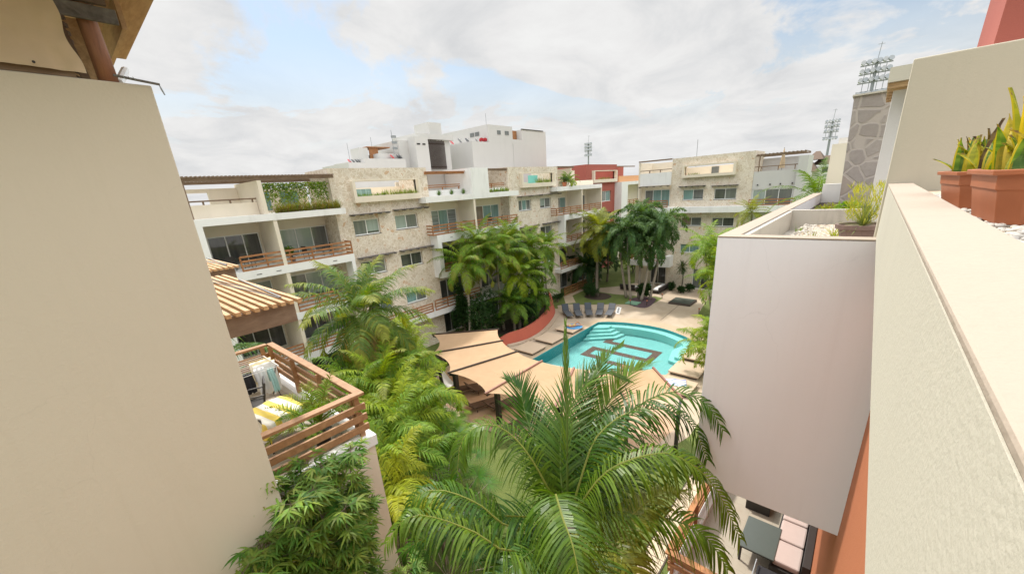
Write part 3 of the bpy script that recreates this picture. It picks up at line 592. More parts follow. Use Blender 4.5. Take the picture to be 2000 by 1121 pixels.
A.railing(38.7, 48.9, 27.05, 9.75, h=.8, side=38.72, sd=27.95); A.railing(40.4, 48.8, 27.1, 6.45, h=.7); A.railing(39.3, 48.8, 27.05, 3.36, h=.8); A.railing(39.3, 46.5, 26.6, .1, h=.95)
A.part('terrace_parapet', 'cream', (40.4, 49.0, 28.3, 28.5, 12.93, 13.5)); A.part('terrace_wall', 'cream', (40.4, 49.0, 31.2, 31.4, 12.93, 14.9)); A.part('terrace_divider', 'cream', (43.9, 44.1, 28.5, 31.2, 12.93, 15.0))
A.part('terrace_handrail', 'orange_wood', (40.4, 43.9, 28.35, 28.43, 13.7, 13.78), (42, 42.1, 28.35, 28.43, 13.5, 13.7))
b = MB(); A.box(b, 40.4, 44, 28.1, 28.2, 15.0, 15.15)
for i in range(12): A.box(b, 40.5+i*.3, 40.58+i*.3, 28.0, 31.4, 15.153, 15.21)
b.build('pergola', 'beam_wood', main)
A.part('roof', 'greyw', (5.3, 13.2, 30.25, 39, 11.9, 12.14), (13.6, 31.5, 31.8, 40, 11.9, 12.2), (31.7, 48.8, 31.8, 40, 11.9, 12.2))
A.part('rear_wall', 'cream', (5.0, 49, 40.01, 40.2, 0, 12.9))
# ================================================================== RED BLOCK beyond
red = thing('apartment_building', (60, 36, 0), 'crimson rendered apartment block with white planter frame beyond the limestone block', 'building')
A = Axis('x', red)
A.wall('wall', 'crimson', 51.7, 61.0, 31.0, 31.3, 0, 15.65, [(53.6, 60.2, 13.55, 14.65), (56.3, 59.2, 10.3, 11.85), (56.3, 59.2, 7.2, 8.7)])
A.part('wall', 'crimson', (51.7, 52.0, 31.303, 38, 0, 15.647), (60.7, 61.0, 31.303, 38, 0, 15.647), (52.0, 60.7, 37.7, 38, 0, 14.4))
A.part('planter_frame', 'cream', (53.3, 60.5, 30.6, 31.2, 13.1, 13.55), (53.3, 53.6, 30.6, 31.2, 13.55, 14.7), (60.2, 60.5, 30.6, 31.2, 13.55, 14.7), (53.3, 60.5, 30.6, 31.2, 14.7, 14.8))
A.window(56.32, 59.18, 10.32, 11.83, 31.15, ['glass_grey', 'glass_teal']); A.window(56.32, 59.18, 7.22, 8.68, 31.15, ['glass_grey', 'glass_dark'])
A.part('slab', 'cream', (52.0, 60.7, 31.31, 37.7, 12.0, 12.4))
A.part('balcony_frame', 'white', (60.4, 71.0, 29.8, 32, 12.5, 13.0), (60.4, 62.6, 29.8, 32, 6, 12.497), (70.2, 71, 29.8, 32, 6, 12.497)); A.part('wall', 'cream', (62.6, 70.2, 31.6, 31.8, 0, 12.49)); A.part('terrace_parapet', 'peach', (61.0, 72, 30.6, 30.8, 13.0, 13.9))
A.part('wall', 'crimson', (65.2, 67.4, 33, 34, 13.0, 15.55)); A.part('terrace_wall', 'cream', (61.0, 65.1, 34, 34.2, 13.0, 15.2)); A.railing(60.5, 70, 29.9, 9.2, h=.9)
b = MB(); A.box(b, 61, 68, 31.2, 31.35, 15.3, 15.45); b.build('pergola', 'beam_wood', red)
# ================================================================== BACKGROUND PENTHOUSE BUILDINGS
pen = thing('apartment_building', (46, 46, 0), 'tall off-white block with satellite dishes along its roof ledge', 'building')
A = Axis('x', pen)
A.part('wall', 'greyw', (39.0, 47.2, 40.5, 50, 0, 19.3)); A.part('wall', 'greyw', (42.2, 47.25, 40.497, 50.003, 19.303, 21.5)); A.part('upper_wall', 'greyw', (42.2, 42.4, 50.01, 54, 18.6, 20.7))
A.part('wall', 'greyw', (47.253, 55.3, 40.5, 50, 0, 19.85), (49.4, 55.303, 40.503, 50, 19.853, 21.25)); A.part('roof_trim', 'iron', (49.3, 54.6, 40.4, 40.6, 21.253, 21.35)); A.part('slatted_screen', 'orange_wood', *[(47.3, 49.35, 41.5+i*.35, 41.6+i*.35, 19.853, 21.2-.12*i) for i in range(6)])
A.part('wall_annexe', 'greyw', (55.31, 56.6, 41.5, 44, 18.4, 19.6))
A.part('small_window', 'glass_grey', (44.0, 44.7, 40.44, 40.494, 20.35, 20.85)); A.part('small_window', 'glass_grey', (45.6, 46.4, 40.44, 40.494, 20.35, 20.85)); 
b = MB(); b.box(42.13, 42.197, 42.2, 43.0, 20.3, 20.8); b.box(42.13, 42.197, 43.2, 44.0, 20.3, 20.8); b.build('small_window', 'glass_grey', pen)
b = MB(); b.tube([(42.5, 41, 21.5), (42.5, 41, 22.9)], .025); b.build('mast', 'galv', pen)
for x in (35.5,): pass
tw = thing('stair_tower', (33, 44, 0), 'pale stair tower wrapped in dark vertical wooden slats beside the tall off-white block', 'tower')
A = Axis('x', tw)
A.part('wall', 'greyw', (31.9, 36.9, 42.5, 47, 0, 19.5)); A.part('cap', 'greyw', (31.5, 37.2, 42.1, 47.2, 19.503, 20.1)); A.part('tank_housing', 'greyw', (34.2, 36.2, 43, 46, 20.103, 21.6)); 
b = MB(); rr = random.Random(3)
for i in range(24):
    x = 31.6+i*.17; 
    b.box(x, x+.09, 42.0, 42.06, 16.0, 19.45-rr.random()*.15)
for i in range(26): b.box(31.82, 31.88, 42.1+i*.18, 42.19+i*.18, 16, 19.45)
b.build('slatted_screen', 'darkbrown', tw)
b = MB(); b.box(31.6, 35.7, 42.07, 42.1, 16.2, 16.4); b.box(31.6, 35.7, 42.07, 42.1, 18.9, 19.1); b.build('screen_rail', 'darkbrown', tw)
low = thing('apartment_building', (26, 44, 0), 'low white block with a stepped roofline and small pergola behind the left stone wall', 'building')
A = Axis('x', low)
A.part('wall', 'greyw', (23.6, 28.7, 41, 48, 0, 17.1)); A.part('wall', 'greyw', (21.7, 23.597, 41.003, 47, 0, 16.7)); A.part('tower_wall', 'greyw', (30.0, 31.85, 40.5, 46, 0, 19.5)); A.part('tower_wall', 'greyw', (28.703, 29.997, 42, 48, 0, 19.2)); A.part('vent_slot', 'iron', (30.2, 30.65, 40.44, 40.49, 18.6, 18.75), (31.0, 31.4, 40.44, 40.49, 18.6, 18.75))
A.part('roof_room', 'greyw', (24.3, 25.3, 43, 45, 17.103, 18.4), (26, 28.5, 42, 45, 17.103, 17.75)); A.part('pergola', 'orange_wood', (25.3, 28.2, 43, 45.5, 18.45, 18.55), (25.6, 26.7, 43.2, 43.3, 17.1, 18.447))
b = MB(); b.tube([(28.0, 42, 17.7), (28.0, 42, 20.2)], .03)
for k in range(3): b.box(27.95, 28.5, 41.9, 42.1, 18.2+k*.6, 18.45+k*.6)
b.build('antenna', 'galv', low)
b = MB(); b.tube([(25.9, 43, 18.5), (25.9, 43, 19.5)], .02); b.tube([(22.2, 41.5, 16.7), (22.2, 41.5, 18.6)], .02); b.build('antenna', 'galv', low)
def dish(x, y, z, r_, mt, label, yaw, tilt=50):
    o = thing('satellite_dish', (x, y, z), label, 'satellite dish', 'satellite dishes on the rooftops')
    b = MB(); k = 14; prof = [(r_*t_, -r_*.28*(1-t_*t_)) for t_ in (.05, .3, .55, .8, 1.0)]; b.lathe((0, 0, 0), prof, k)
    rot = Matrix.Rotation(yaw, 3, 'Z') @ Matrix.Rotation(R(tilt), 3, 'X'); cc = Vector((x, y, z+r_*.95)); b.v = [tuple(rot @ Vector(v)+cc) for v in b.v]; b.build('reflector', mt, o)
    b = MB(); b.tube([(x, y, z), (x, y, z+r_*.9)], .03, 6); b.build('mast', 'galv', o); b = MB(); b.tube([cc, cc+rot @ Vector((0, 0, r_*.8))], .02, 5); b.build('feed_arm', 'galv', o)
for x, y, mt, nm, yw in ((39.3, 42.8+2, 'red', 'large red satellite dish at the near end of the tall block ledge', .4), (39.4, 43.2, 'dish', 'grey dish second from the near end of the tall block ledge', .5), (40.2, 42.6, 'dish', 'wide grey satellite dish right of another grey one', .3),
        (40.9, 41.5, 'dish', 'grey satellite dish beside the two small red ones', .6), (41.3, 41.0, 'red', 'small round red dish, left of the pair near the corner pipe', 2.6), (41.9, 40.9, 'red', 'small round red dish, right of the pair near the corner pipe', 2.5)):
    dish(x, y, 19.3, .42 if 'small' not in nm else .32, mt, nm, yw)
for k, (x, mt) in enumerate(((22.4, 'red'), (22.8, 'dish'), (23.2, 'dish'), (23.5, 'dish'))): dish(x, 42, 16.7, .25, mt, ['tiny red dish at the far left rooftop edge', 'first tiny grey dish beside the red one at far left', 'second tiny grey dish on the far left rooftop', 'third tiny grey dish on the far left rooftop'][k], .5)
for k, (x, mt) in enumerate(((27.4, 'red'), (28.2, 'dish'), (28.5, 'dish'))): dish(x, 41.6, 17.1, .3, mt, ['red dish on the low white block near its antenna', 'grey dish behind the red dish on the low block', 'grey dish at the tower end of the low white block'][k], .5)
# ================================================================== WING 2 (faces -x at x = 49.5)
w2 = thing('apartment_building', (52, 13, 0), 'four-storey stone-clad building closing the far end of the pool garden', 'building')
A = Axis('y', w2); X0 = 49.5
winw = [(14.43, 16.7, 10.5, 11.65, ['glass_grey', 'glass_teal']), (11.06, 13.3, 10.45, 11.6, ['glass_grey', 'glass_dark']), (14.4, 16.7, 7.55, 8.55, ['glass_grey', 'glass_tan']), (11.0, 13.3, 7.5, 8.5, ['glass_dark', 'glass_grey']), (14.4, 16.6, 4.4, 5.4, ['glass_teal', 'glass_teal']), (11, 13.3, 4.4, 5.4, ['glass_dark', 'glass_grey'])]
A.wall('stone_wall', 'stone', 9.65, 18.1, X0, X0+.35, 0, 15.15, [(11.55, 16.6, 13.25, 14.15)]+[w_[:4] for w_ in winw]+[(12.0, 14.9, .02, 2.5)])
A.part('stone_wall', 'stone', (9.65, 10.0, X0+.353, 54, 0, 15.147), (17.75, 18.1, X0+.353, 54, 0, 15.147))
for w_ in winw: A.window(w_[0]+.01, w_[1]-.01, w_[2]+.01, w_[3]-.01, X0+.14, w_[4])
A.window(12.02, 14.88, .03, 2.48, X0+.16, ['glass_dark', 'glass_dark', 'glass_grey'], 'sliding_door')
A.part('planter_frame', 'cream', (11.3, 16.85, X0-.4, X0+.2, 12.95, 13.25), (11.3, 11.55, X0-.4, X0+.2, 13.25, 14.17), (16.6, 16.85, X0-.4, X0+.2, 13.25, 14.17), (11.3, 16.85, X0-.4, X0+.2, 14.17, 14.3))
A.part('terrace_wall', 'cream', (10.1, 17.7, 53.2, 53.4, 12, 14.1)); A.part('inner_wall', 'greyw', (10.05, 17.7, 51, 51.15, 0, 12)); A.part('terrace_door', 'glass_grey', (14, 14.8, 53.14, 53.19, 12.5, 14.0)); A.part('slab', 'cream', (10.05, 17.7, X0+.36, 53.15, 11.95, 12.3))
A.awning(14.2, 17.1, X0, 12.0); A.awning(10.9, 13.6, X0, 11.9)
A.part('slab', 'white', (5.0, 19.2, X0-1.0, X0-.003, 9.12, 9.75))
hol2 = [(18.4, 21.5, 9.8, 11.8), (18.4, 21.5, 6.6, 8.6), (18.3, 20.3, .1, 2.3)]
A.wall('wall', 'cream', 18.103, 21.9, X0+.5, X0+.8, 0, 12.5, hol2)
for h in hol2[:2]: A.window(h[0]+.01, h[1]-.01, h[2]+.01, h[3]-.01, X0+.55, ['glass_teal', 'glass_teal', 'glass_grey'], 'sliding_door')
A.window(18.32, 20.28, .12, 2.28, X0+.55, ['glass_dark', 'glass_dark'], 'sliding_door')
A.part('terrace_parapet', 'white', (18.103, 21.9, X0-.2, X0+.1, 12.3, 13.75)); A.part('side_wall', 'cream', (21.9, 22.1, X0-.2, 54, 0, 15.0)); A.part('terrace_wall', 'cream', (18.1, 21.9, 53.0, 53.2, 12.5, 14.95))
A.part('terrace_handrail', 'beam_wood', (18.1, 21.9, X0-.15, X0-.05, 14.02, 14.1), (19.4, 19.5, X0-.15, X0-.05, 13.75, 14.02), (20.7, 20.8, X0-.15, X0-.05, 13.75, 14.02)); A.part('pergola_beam', 'beam_wood', (18.1, 22.1, X0-.3, X0-.1, 15.05, 15.2)); A.awning(18.15, 21.9, X0-.2, 12.2)
A.railing(18.1, 21.9, X0-1.0, 9.75, h=.8); A.part('slab', 'white', (18.103, 22.1, X0-1.003, X0+.5, 9.3, 9.747))
A.part('slab', 'white', (17.3, 22.4, X0-1.2, X0+.49, 2.65, 3.35)); A.part('balcony_parapet', 'white', (17.3, 17.9, X0-1.2, X0+.49, 3.353, 4.0)); A.railing(17.95, 22.3, X0-1.15, 3.35, h=.8)
A.wall('wall', 'greyw', 5.9, 9.64, X0+.05, X0+.3, 0, 13.1, [(6.0, 9.55, 9.3, 11.35)]); A.window(6.02, 9.53, 9.32, 11.33, X0+.1, ['glass_grey', 'glass_grey', 'glass_green'], 'sliding_door'); A.railing(5.6, 9.6, X0-.95, 9.75, n_=3, h=.6, mt='orange_wood')
A.part('side_wall', 'greyw', (5.1, 5.88, X0-.4, 53, 0, 14.3)); A.part('rear_wall', 'greyw', (5.9, 9.64, 53.5, 53.7, 13, 14.4)); A.part('terrace_handrail', 'beam_wood', (5.9, 9.6, X0+.05, X0+.13, 13.5, 13.58), (9.0, 9.08, X0+.05, X0+.13, 13.1, 13.5), (7.5, 7.58, X0+.05, X0+.13, 13.1, 13.5), (6.1, 6.18, X0+.05, X0+.13, 13.1, 13.5))
b = MB(); A.box(b, 5.4, 9.6, X0, X0+.12, 14.55, 14.7); A.box(b, 5.4, 9.6, 53, 53.15, 14.55, 14.7)
for i in range(13): A.box(b, 5.45+i*.33, 5.53+i*.33, X0-.2, 53.4, 14.703, 14.77)
A.box(b, 9.2, 9.3, X0, X0+.12, 13.1, 14.547); b.build('pergola', 'beam_wood', w2)
for y in (6.1, 7.1, 8.0, 9.1): A.part('spotlight', 'iron', (y, y+.1, X0-.08, X0+.047, 11.72, 11.85))
A.part('roof', 'greyw', (5.9, 21.8, X0+.9, 62, 11.7, 11.94)); A.part('rear_wall', 'greyw', (5.9, 22, 62.01, 62.2, 0, 12.6))
o = thing('patio_umbrella', (52, 7.6, 12.3), 'closed beige parasol on the far roof terrace', 'umbrella')
b = MB(); b.tube([(52, 7.6, 12.3), (52, 7.6, 15.3)], .03); b.build('pole', 'galv', o); b = MB(); b.lathe((52, 7.6, 12.3), [(.28, 1.0), (.22, 1.6), (.12, 2.4), (.03, 2.9)], 9); b.build('canopy', 'tarp', o)
# ================================================================== LEFT NEAR BUILDING (tower wall, tenant deck, pergolas)
lb = thing('apartment_building', (-1, 9, 0), 'near tan building on the left with a tall blank wall and tiled terrace', 'building')
A = Axis('x', lb)
A.part('tower_wall', 'tower', (-9, 1.0, 5.4, 5.62, 0, 14.17), bevel=.012)
A.part('facade_wall', 'cream', (-1.2, -1.0, 5.63, 19, 0, 12.6)); A.part('side_wall', 'cream', (-9, -1.21, 18.8, 19, 0, 12.6))
A.part('terrace_base', 'cream', (-.99, 2.72, 6.05, 10.5, 0, 8.78)); A.part('terrace_floor', 'terrace', (-.98, 2.5, 6.25, 10.3, 8.783, 8.8))
A.part('terrace_kerb', 'white', (-.98, 2.76, 6.0, 6.22, 8.803, 9.0), (2.5, 2.76, 6.223, 10.3, 8.803, 9.0), (-.98, 2.76, 10.303, 10.53, 8.803, 9.0))
A.part('lower_wall', 'cream', (-.99, 3.3, 12.0, 18.0, 0, 5.6))
def deck_rail(p0, p1, ins, n_=4):
    b = MB(); p0, p1 = Vector(p0), Vector(p1); d = (p1-p0).normalized(); L_ = (p1-p0).length
    for i in range(n_-1):
        z = 9.18+.2*i; b.bar((p0.x, p0.y, z), (p1.x, p1.y, z), .045, .12)
    b.bar((p0.x, p0.y, 9.84), (p1.x, p1.y, 9.84), .14, .05)
    k = max(2, int(L_/1.25))
    for i in range(k+1):
        q_ = p0+d*(.12+(L_-.24)*i/k)+Vector(ins)*.055; b.box(q_.x-.045, q_.x+.045, q_.y-.03, q_.y+.03, 9.0, 9.812)
    return b.build('railing', 'deck_wood', lb, bevel=.004)
deck_rail((2.64, 6.16, 0), (2.64, 10.4, 0), (-1, 0, 0)); deck_rail((-.9, 6.1, 0), (2.71, 6.1, 0), (0, 1, 0)); deck_rail((-.9, 10.4, 0), (2.56, 10.4, 0), (0, -1, 0))
def near_pergola(x1, y0, y1, z, n_):
    b = MB()
    for i in range(n_): x = x1-i*.115; b.box(x-.03, x+.03, y0, y1, z, z+.055)
    b.build('pergola_slats', 'slat_wood', lb)
    b = MB(); b.box(x1-2.6, x1-.05, y0+.12, y0+.24, z-.3, z-.003); b.box(x1-2.6, x1-.05, y1-.3, y1-.18, z-.3, z-.003); b.box(x1-.14, x1-.06, y0+.243, y1-.303, z-.25, z-.005); b.build('pergola_beam', 'beam_wood', lb)
    b = MB(); 
    for yy in (y0+.35, y0+1.4): b.tube([(x1-.15, yy, z+.06), (-1.0, yy+1.2, z+1.6)], .009, 5)
    b.tube([(x1-.15, y0+.3, z+.075), (x1-.02, y0+2.9, z+.075)], .014, 5)
    b.build('support_cable', 'galv', lb)
near_pergola(2.12, 6.22, 10.35, 11.6, 16)
near_pergola(2.72, 11.55, 14.3, 11.6, 16)
# timber-framed roof over the left wall
rf = thing('timber_roof', (0, 5.6, 14.17), 'weathered timber and plywood roof edge with a log post resting on the tan wall', 'roof')
def ring(a, b_): return Vector(a), Vector(b_)
b = MB(); b.box(-3, 1.28, 4.3, 7.9, 15.0, 15.03); b.build('soffit', 'ply', rf)
b = MB(); b.box(-3, 1.30, 4.28, 7.95, 15.033, 15.2); b.build('roof_deck', 'thatch', rf)
b = MB(); b.box(.98, 1.02, 5.75, 7.9, 14.72, 14.997); b.build('fascia', 'ply', rf)
b = MB(); vs = []; b.tube([(.715, 5.5, 14.16), (.712, 5.505, 14.45), (.705, 5.51, 14.75), (.70, 5.52, 14.997)], [.073, .070, .068, .066], 14); b.build('log_post', 'log', rf, smooth=True)
b = MB(); b.bar((-2.5, 5.39, 14.735), (.905, 5.39, 14.69), .035, .115); b.build('cross_board', 'old_wood', rf, bevel=.006)
b = MB(); b.bar((-2.5, 5.43, 14.86), (.86, 5.43, 14.84), .05, .12); b.bar((-2.5, 5.6, 14.88), (.8, 5.6, 14.88), .05, .12); b.build('rafter', 'thatch', rf)
b = MB(); b.box(-3, .50, 5.41, 5.6, 14.172, 14.225); b.build('sill_beam', 'beam_wood', rf)
b = MB()
for k in range(9): b.bar((.44, 5.62, 14.25+.065*k), (.60, 5.9, 14.25+.065*k), .03, .035)
b.build('slats', 'thatch', rf)
b = MB(); b.bar((.60, 5.75, 14.18), (.50, 5.75, 14.98), .05, .06); b.build('brace', 'beam_wood', rf)
b = MB(); b.box(-2.5, .85, 6.3, 6.34, 14.1, 14.9); b.build('back_panel', 'ply', rf)
b = MB(); b.tube([(.80, 5.62, 14.21), (.99, 6.35, 14.50)], .035, 8); b.build('gutter', 'frame', rf)
b = MB(); b.tube([(.74, 5.36, 14.215), (.9, 5.36, 14.195), (1.06, 5.36, 14.178)], .011, 7); b.build('rod', 'old_wood', rf)
b = MB(); b.tube([(1.055, 5.36, 14.175), (1.062, 5.36, 14.14), (1.075, 5.36, 14.09)], [.004, .008, .006], 5)
for x in (.80, .84, .87): b.tube([(x, 5.345, 14.215), (x+.02, 5.347, 14.185)], .003, 4)
b.build('tie', 'galv', rf)
nx, nz_ = 60, 34
b = MB(); vs = []
for i in range(nx+1):
    for j in range(nz_+1):
        u = i/nx; v = j/nz_; x = -1.6+2.17*u-.05*math.sin(math.pi*v)*(u**8); z = 14.205+.025*(1-u)*(1-v)+.85*v
        if u > .985: x += .012*math.sin(v*16)
        y = 5.372-.012*math.sin(x*9+v*3)-.030*noise.noise(Vector((x*4, v*3, 1)))-.016*noise.noise(Vector((x*13, v*7, 4)))-.02*(1-v)
        vs.append((x, min(y, 5.385), z))
b.mesh(vs, [(i*(nz_+1)+j, (i+1)*(nz_+1)+j, (i+1)*(nz_+1)+j+1, i*(nz_+1)+j+1) for i in range(nx) for j in range(nz_)])
b.build('tarpaulin', 'tarp', rf, smooth=True)
b = MB(); b.lathe((0, 0, 0), [(.006, 0), (.011, .004)], 8); b.v = [(v[0]+.27, v[2]+5.318, v[1]+14.235) for v in b.v]; b.build('eyelet', 'iron', rf)
# ================================================================== NEAR RIGHT BUILDING
nb = thing('apartment_building', (6, -1, 0), 'near cream building whose parapet and mauve boxed balcony fill the right edge', 'building')
A = Axis('x', nb)
A.part('parapet', 'near', (-1.5, 5.5, -.272, -.1045, 12.29, 12.795)); 
A.part('parapet_coping', 'coping', (-1.5, 5.5, -.276, -.1035, 12.797, 12.813), bevel=.005)
A.part('roof_slab', 'near', (-1.5, 5.3, -2.5, -.273, 12.3, 12.6)); A.part('roof_gravel', 'gravel', (-1.5, 5.5, -2.5, -.277, 12.603, 12.735))
b = MB(); b.box(5.5, 5.7, -2.5, -.086, 12.27, 13.875); b.build('partition_wall', 'partition', nb, bevel=.01)
A.part('red_wall', 'orangew', (-1.5, 5.3, -.7, -.372, 0, 12.295))
b = MB(); b.box(8.0, 8.2, -.5, .012, 12.1, 14.0); b.build('partition_wall', 'greyw', nb, bevel=.01)
b = MB(); b.box(7.6, 9.6, -1.5, .085, 13.99, 14.16); b.build('roof_canopy', 'near', nb)
b = MB()
for i in range(6): b.box(7.65+i*.32, 7.75+i*.32, -.8, .075, 13.93, 13.987)
b.build('canopy_joists', 'ply', nb)
# boxed balcony / roof planter (front face at x = 5.3)
A.part('balcony_box', 'lilac', (5.3, 5.5, -.45, 1.335, 8.68, 12.28), (5.503, 15.4, 1.13, 1.333, 8.68, 12.278), (5.503, 15.4, -.45, 1.127, 8.683, 9.0), bevel=.006)
A.part('box_coping', 'coping', (5.296, 5.5, -.45, 1.338, 12.283, 12.298), (5.502, 15.4, 1.128, 1.337, 12.282, 12.2975), bevel=.003)
A.part('planter_back_wall', 'stained', (9.2, 9.33, -.45, 1.126, 11.4, 12.29)); A.part('planter_far_wall', 'white', (15.2, 15.39, -.45, 1.126, 11.4, 12.55))
A.part('planter_inner_face', 'stained', (5.503, 9.197, 1.07, 1.126, 11.6, 12.276))
A.part('planter_floor', 'stained', (5.503, 9.197, -.45, 1.067, 11.6, 11.93)); 
A.part('inner_wall', 'lilac', (5.503, 15.1, -.7, -.453, 9.0, 12.9)); A.part('red_wall', 'orangew', (5.303, 15.1, -.7, -.372, 0, 8.67))
A.part('planter_soil', 'soil', (9.333, 15.197, -.449, 1.125, 11.8, 12.03))
b = MB(); rr = random.Random(5)
for i in range(14):
    for j in range(6):
        pass
g_ = [(5.7+.0*i, .95) for i in range(1)]
vs = []; 
nx_, ny_ = 30, 16
for i in range(nx_+1):
    for j in range(ny_+1):
        x = 5.75+(9.19-5.75)*i/nx_; y = -.448+(.88+.448)*j/ny_
        e = min(1, (ny_-j)/3, (i+1)/3)
        vs.append((x+rr.uniform(-.03, .03)*(0 < i < nx_), y+rr.uniform(-.03, .03)*(0 < j < ny_), 11.925+.10*e+rr.uniform(0, .025)))
b.mesh(vs, [(i*(ny_+1)+j, (i+1)*(ny_+1)+j, (i+1)*(ny_+1)+j+1, i*(ny_+1)+j+1) for i in range(nx_) for j in range(ny_)]); b.build('gravel_bed', 'gravel', nb, smooth=True)
def stones(name, x0, x1, y0, y1, z, n_, r0_, r1_, mt, seed):
    rr = random.Random(seed); b = MB()
    for i in range(n_):
        r_ = rr.uniform(r0_, r1_); c = (rr.uniform(x0, x1), rr.uniform(y0, y1), z+r_*.25); k = 7; q_ = rr.uniform(.6, 1.3)
        b.ellip(c, (r_*q_, r_/q_, r_*.6), k, 5, .25)
    return b.build(name, mt, nb, smooth=True)
tag(stones('loose_gravel', 5.9, 9.1, -.4, .85, 12.03, 1500, .012, .026, 'pebble2', 3), kind='stuff')
tag(stones('loose_pebbles', 1.2, 4.6, -.75, -.285, 12.737, 1500, .007, .017, 'pebble', 8), kind='stuff'); tag(stones('loose_pebbles', 1.2, 4.6, -.75, -.285, 12.737, 1300, .007, .018, 'pebble2', 9), kind='stuff')
# first floor terrace below
A.part('terrace_floor', 'terrace', (4.5, 15.2, -.36, 2.1, 3.2, 3.45)); A.part('terrace_base', 'cream', (4.5, 15.2, -.36, 2.25, 0, 3.197))
A.part('terrace_kerb', 'white', (8.2, 15.2, 2.1, 2.3, 3.2, 3.62)); A.part('terrace_kerb', 'white', (4.5, 8.197, 2.1, 2.3, 3.2, 3.62))
b = MB()
for i in range(4):
    z = 3.75+i*.2; b.bar((7.7, 2.3, z), (15, 2.3, z), .05, .11); b.bar((7.7, .9, z), (7.7, 2.33, z), .05, .11) if i else None
for x in (7.76, 9.6, 11.5, 13.4): b.box(x-.04, x+.04, 2.2, 2.27, 3.45, 4.3)
b.bar((7.6, .6, 4.41), (7.6, 2.36, 4.41), .14, .05); b.bar((7.7, 2.3, 4.41), (15, 2.3, 4.41), .14, .05)
b.build('railing', 'orange_wood', nb)
st = thing('stone_tower', (14.5, 0, 0), 'grey rubble-stone pillar wall rising behind the roof planter', 'tower')
b = MB(); b.mesh([(13.6, -2, 0), (13.6, .62, 0), (13.6, .62, 12.2), (13.6, .71, 14.58), (13.6, -2, 14.58)]+[(15.15, -2, 0), (15.15, .62, 0), (15.15, .62, 12.2), (15.15, .71, 14.58), (15.15, -2, 14.58)],
     [(0, 1, 2, 3, 4), (9, 8, 7, 6, 5), (0, 5, 6, 1), (1, 6, 7, 2), (2, 7, 8, 3), (3, 8, 9, 4), (4, 9, 5, 0)]); b.build('wall', 'rubble', st)
b = MB(); b.box(13.55, 15.2, -2, .74, 14.583, 14.62); b.build('coping', 'near', st)
bb = thing('apartment_building', (21, 1, 0), 'stained beige block seen past the left edge of the grey stone pillar', 'building')
b = MB(); b.box(20, 22.6, .2, 1.42, 12.36, 13.82); b.box(20.4, 22.4, .6, 1.2, 0, 12.357); b.build('upper_block', M['cream'], bb); b = MB(); b.box(20.8, 21.6, .9, 1.3, 13.823, 14.05); b.build('chimney', 'greyw', bb)
b = MB(); b.box(17.2, 19.4, .1, 1.12, 11.6, 12.36); b.build('stair_wall', 'white', bb)
b = MB(); b.box(19.99, 19.998, .75, .95, 13.1, 13.3); b.build('damp_patch', 'stained', bb)
rt_ = thing('rooftop_room', (8.3, -1.2, 13), 'red rendered rooftop wall showing above the cream parapet at top right', 'building')
b = MB(); b.mesh([(8.3, -.8, 12.6), (8.3, -3, 12.6), (8.3, -3, 16), (8.3, -.86, 16), (10, -.8, 12.6), (10, -3, 12.6), (10, -3, 16), (10, -.86, 16)], [(0, 1, 2, 3), (7, 6, 5, 4), (0, 3, 7, 4), (3, 2, 6, 7), (2, 1, 5, 6), (1, 0, 4, 5)]); b.build('wall', 'crimson', rt_)
# far right thatch roofs and houses
th = thing('house', (92, 8, 0), 'distant white house with steep brown thatched roofs behind the far wing', 'house')
b = MB(); b.box(90, 98, 5.5, 10.5, 0, 13.4); b.box(92, 98, 3, 12, 0, 12.6); b.build('wall', 'white', th)
def hip(b, x0, x1, y0, y1, z0, z1, r_=.3):
    xm, ym = (x0+x1)/2, (y0+y1)/2; b.mesh([(x0, y0, z0), (x1, y0, z0), (x1, y1, z0), (x0, y1, z0), (xm, ym-r_, z1), (xm, ym+r_, z1)], [(0, 1, 4), (1, 2, 5, 4), (2, 3, 5), (3, 0, 4, 5), (3, 2, 1, 0)])
b = MB(); hip(b, 89, 96, 7.2, 9.6, 14.5, 15.9); hip(b, 86, 91, 7.5, 11.5, 12.6, 15.0); hip(b, 91, 99, 2, 9, 13.6, 15.1, 2.2); b.build('roof', 'thatch', th)
b = MB(); b.box(89.94, 89.99, 6.3, 7.2, 12.3, 13.2); b.build('window', 'glass_dark', th)
# ================================================================== FLOODLIGHTS
def floodlight(x, y, ztop, rows, cols, w_, pitch, label, r_=.22):
    o = thing('floodlight_mast', (x, y, 0), label, 'floodlight', 'stadium floodlight masts')
    b = MB(); b.tube([(x, y, 0), (x, y, ztop+.3)], [.45, .22], 8); b.build('pole', 'galv', o)
    b = MB()
    for k in range(rows): b.bar((x-.1, y-w_/2, ztop-k*pitch), (x-.1, y+w_/2, ztop-k*pitch), .16, .16)
    for s_ in (-.32, -.12, .12, .32): b.bar((x-.1, y+w_*s_, ztop), (x-.1, y+w_*s_, ztop-(rows-1)*pitch), .09, .09, (0, 1, 0))
    b.build('crossbars', 'galv', o)
    for k in range(rows):
        for j in range(cols):
            yy = y-w_/2+w_*(j+.5)/cols; zz = ztop-k*pitch+(.42 if not (k == rows-1 and rows > 3) else -.42)
            b = MB(); b.lathe((0, 0, 0), [(r_*.35, -.28), (r_*.6, -.2), (r_, .1), (r_*1.02, .18)], 9); rot = Matrix.Rotation(R(-70), 3, 'Y') @ Matrix.Rotation(R(20), 3, 'X'); b.v = [tuple(rot @ Vector(v)*1.35+Vector((x-.25, yy, zz))) for v in b.v]
            b.build('lamp', 'lens' if j % 2 else 'galv', o)
    if rows == 4: pass
    b = MB(); b.tube([(x, y, ztop+.2), (x, y-.2, ztop+3.2)], .05, 5); b.bar((x, y-.6, ztop+2.9), (x, y+.3, ztop+2.95), .05, .05); b.build('lightning_rod', 'galv', o)
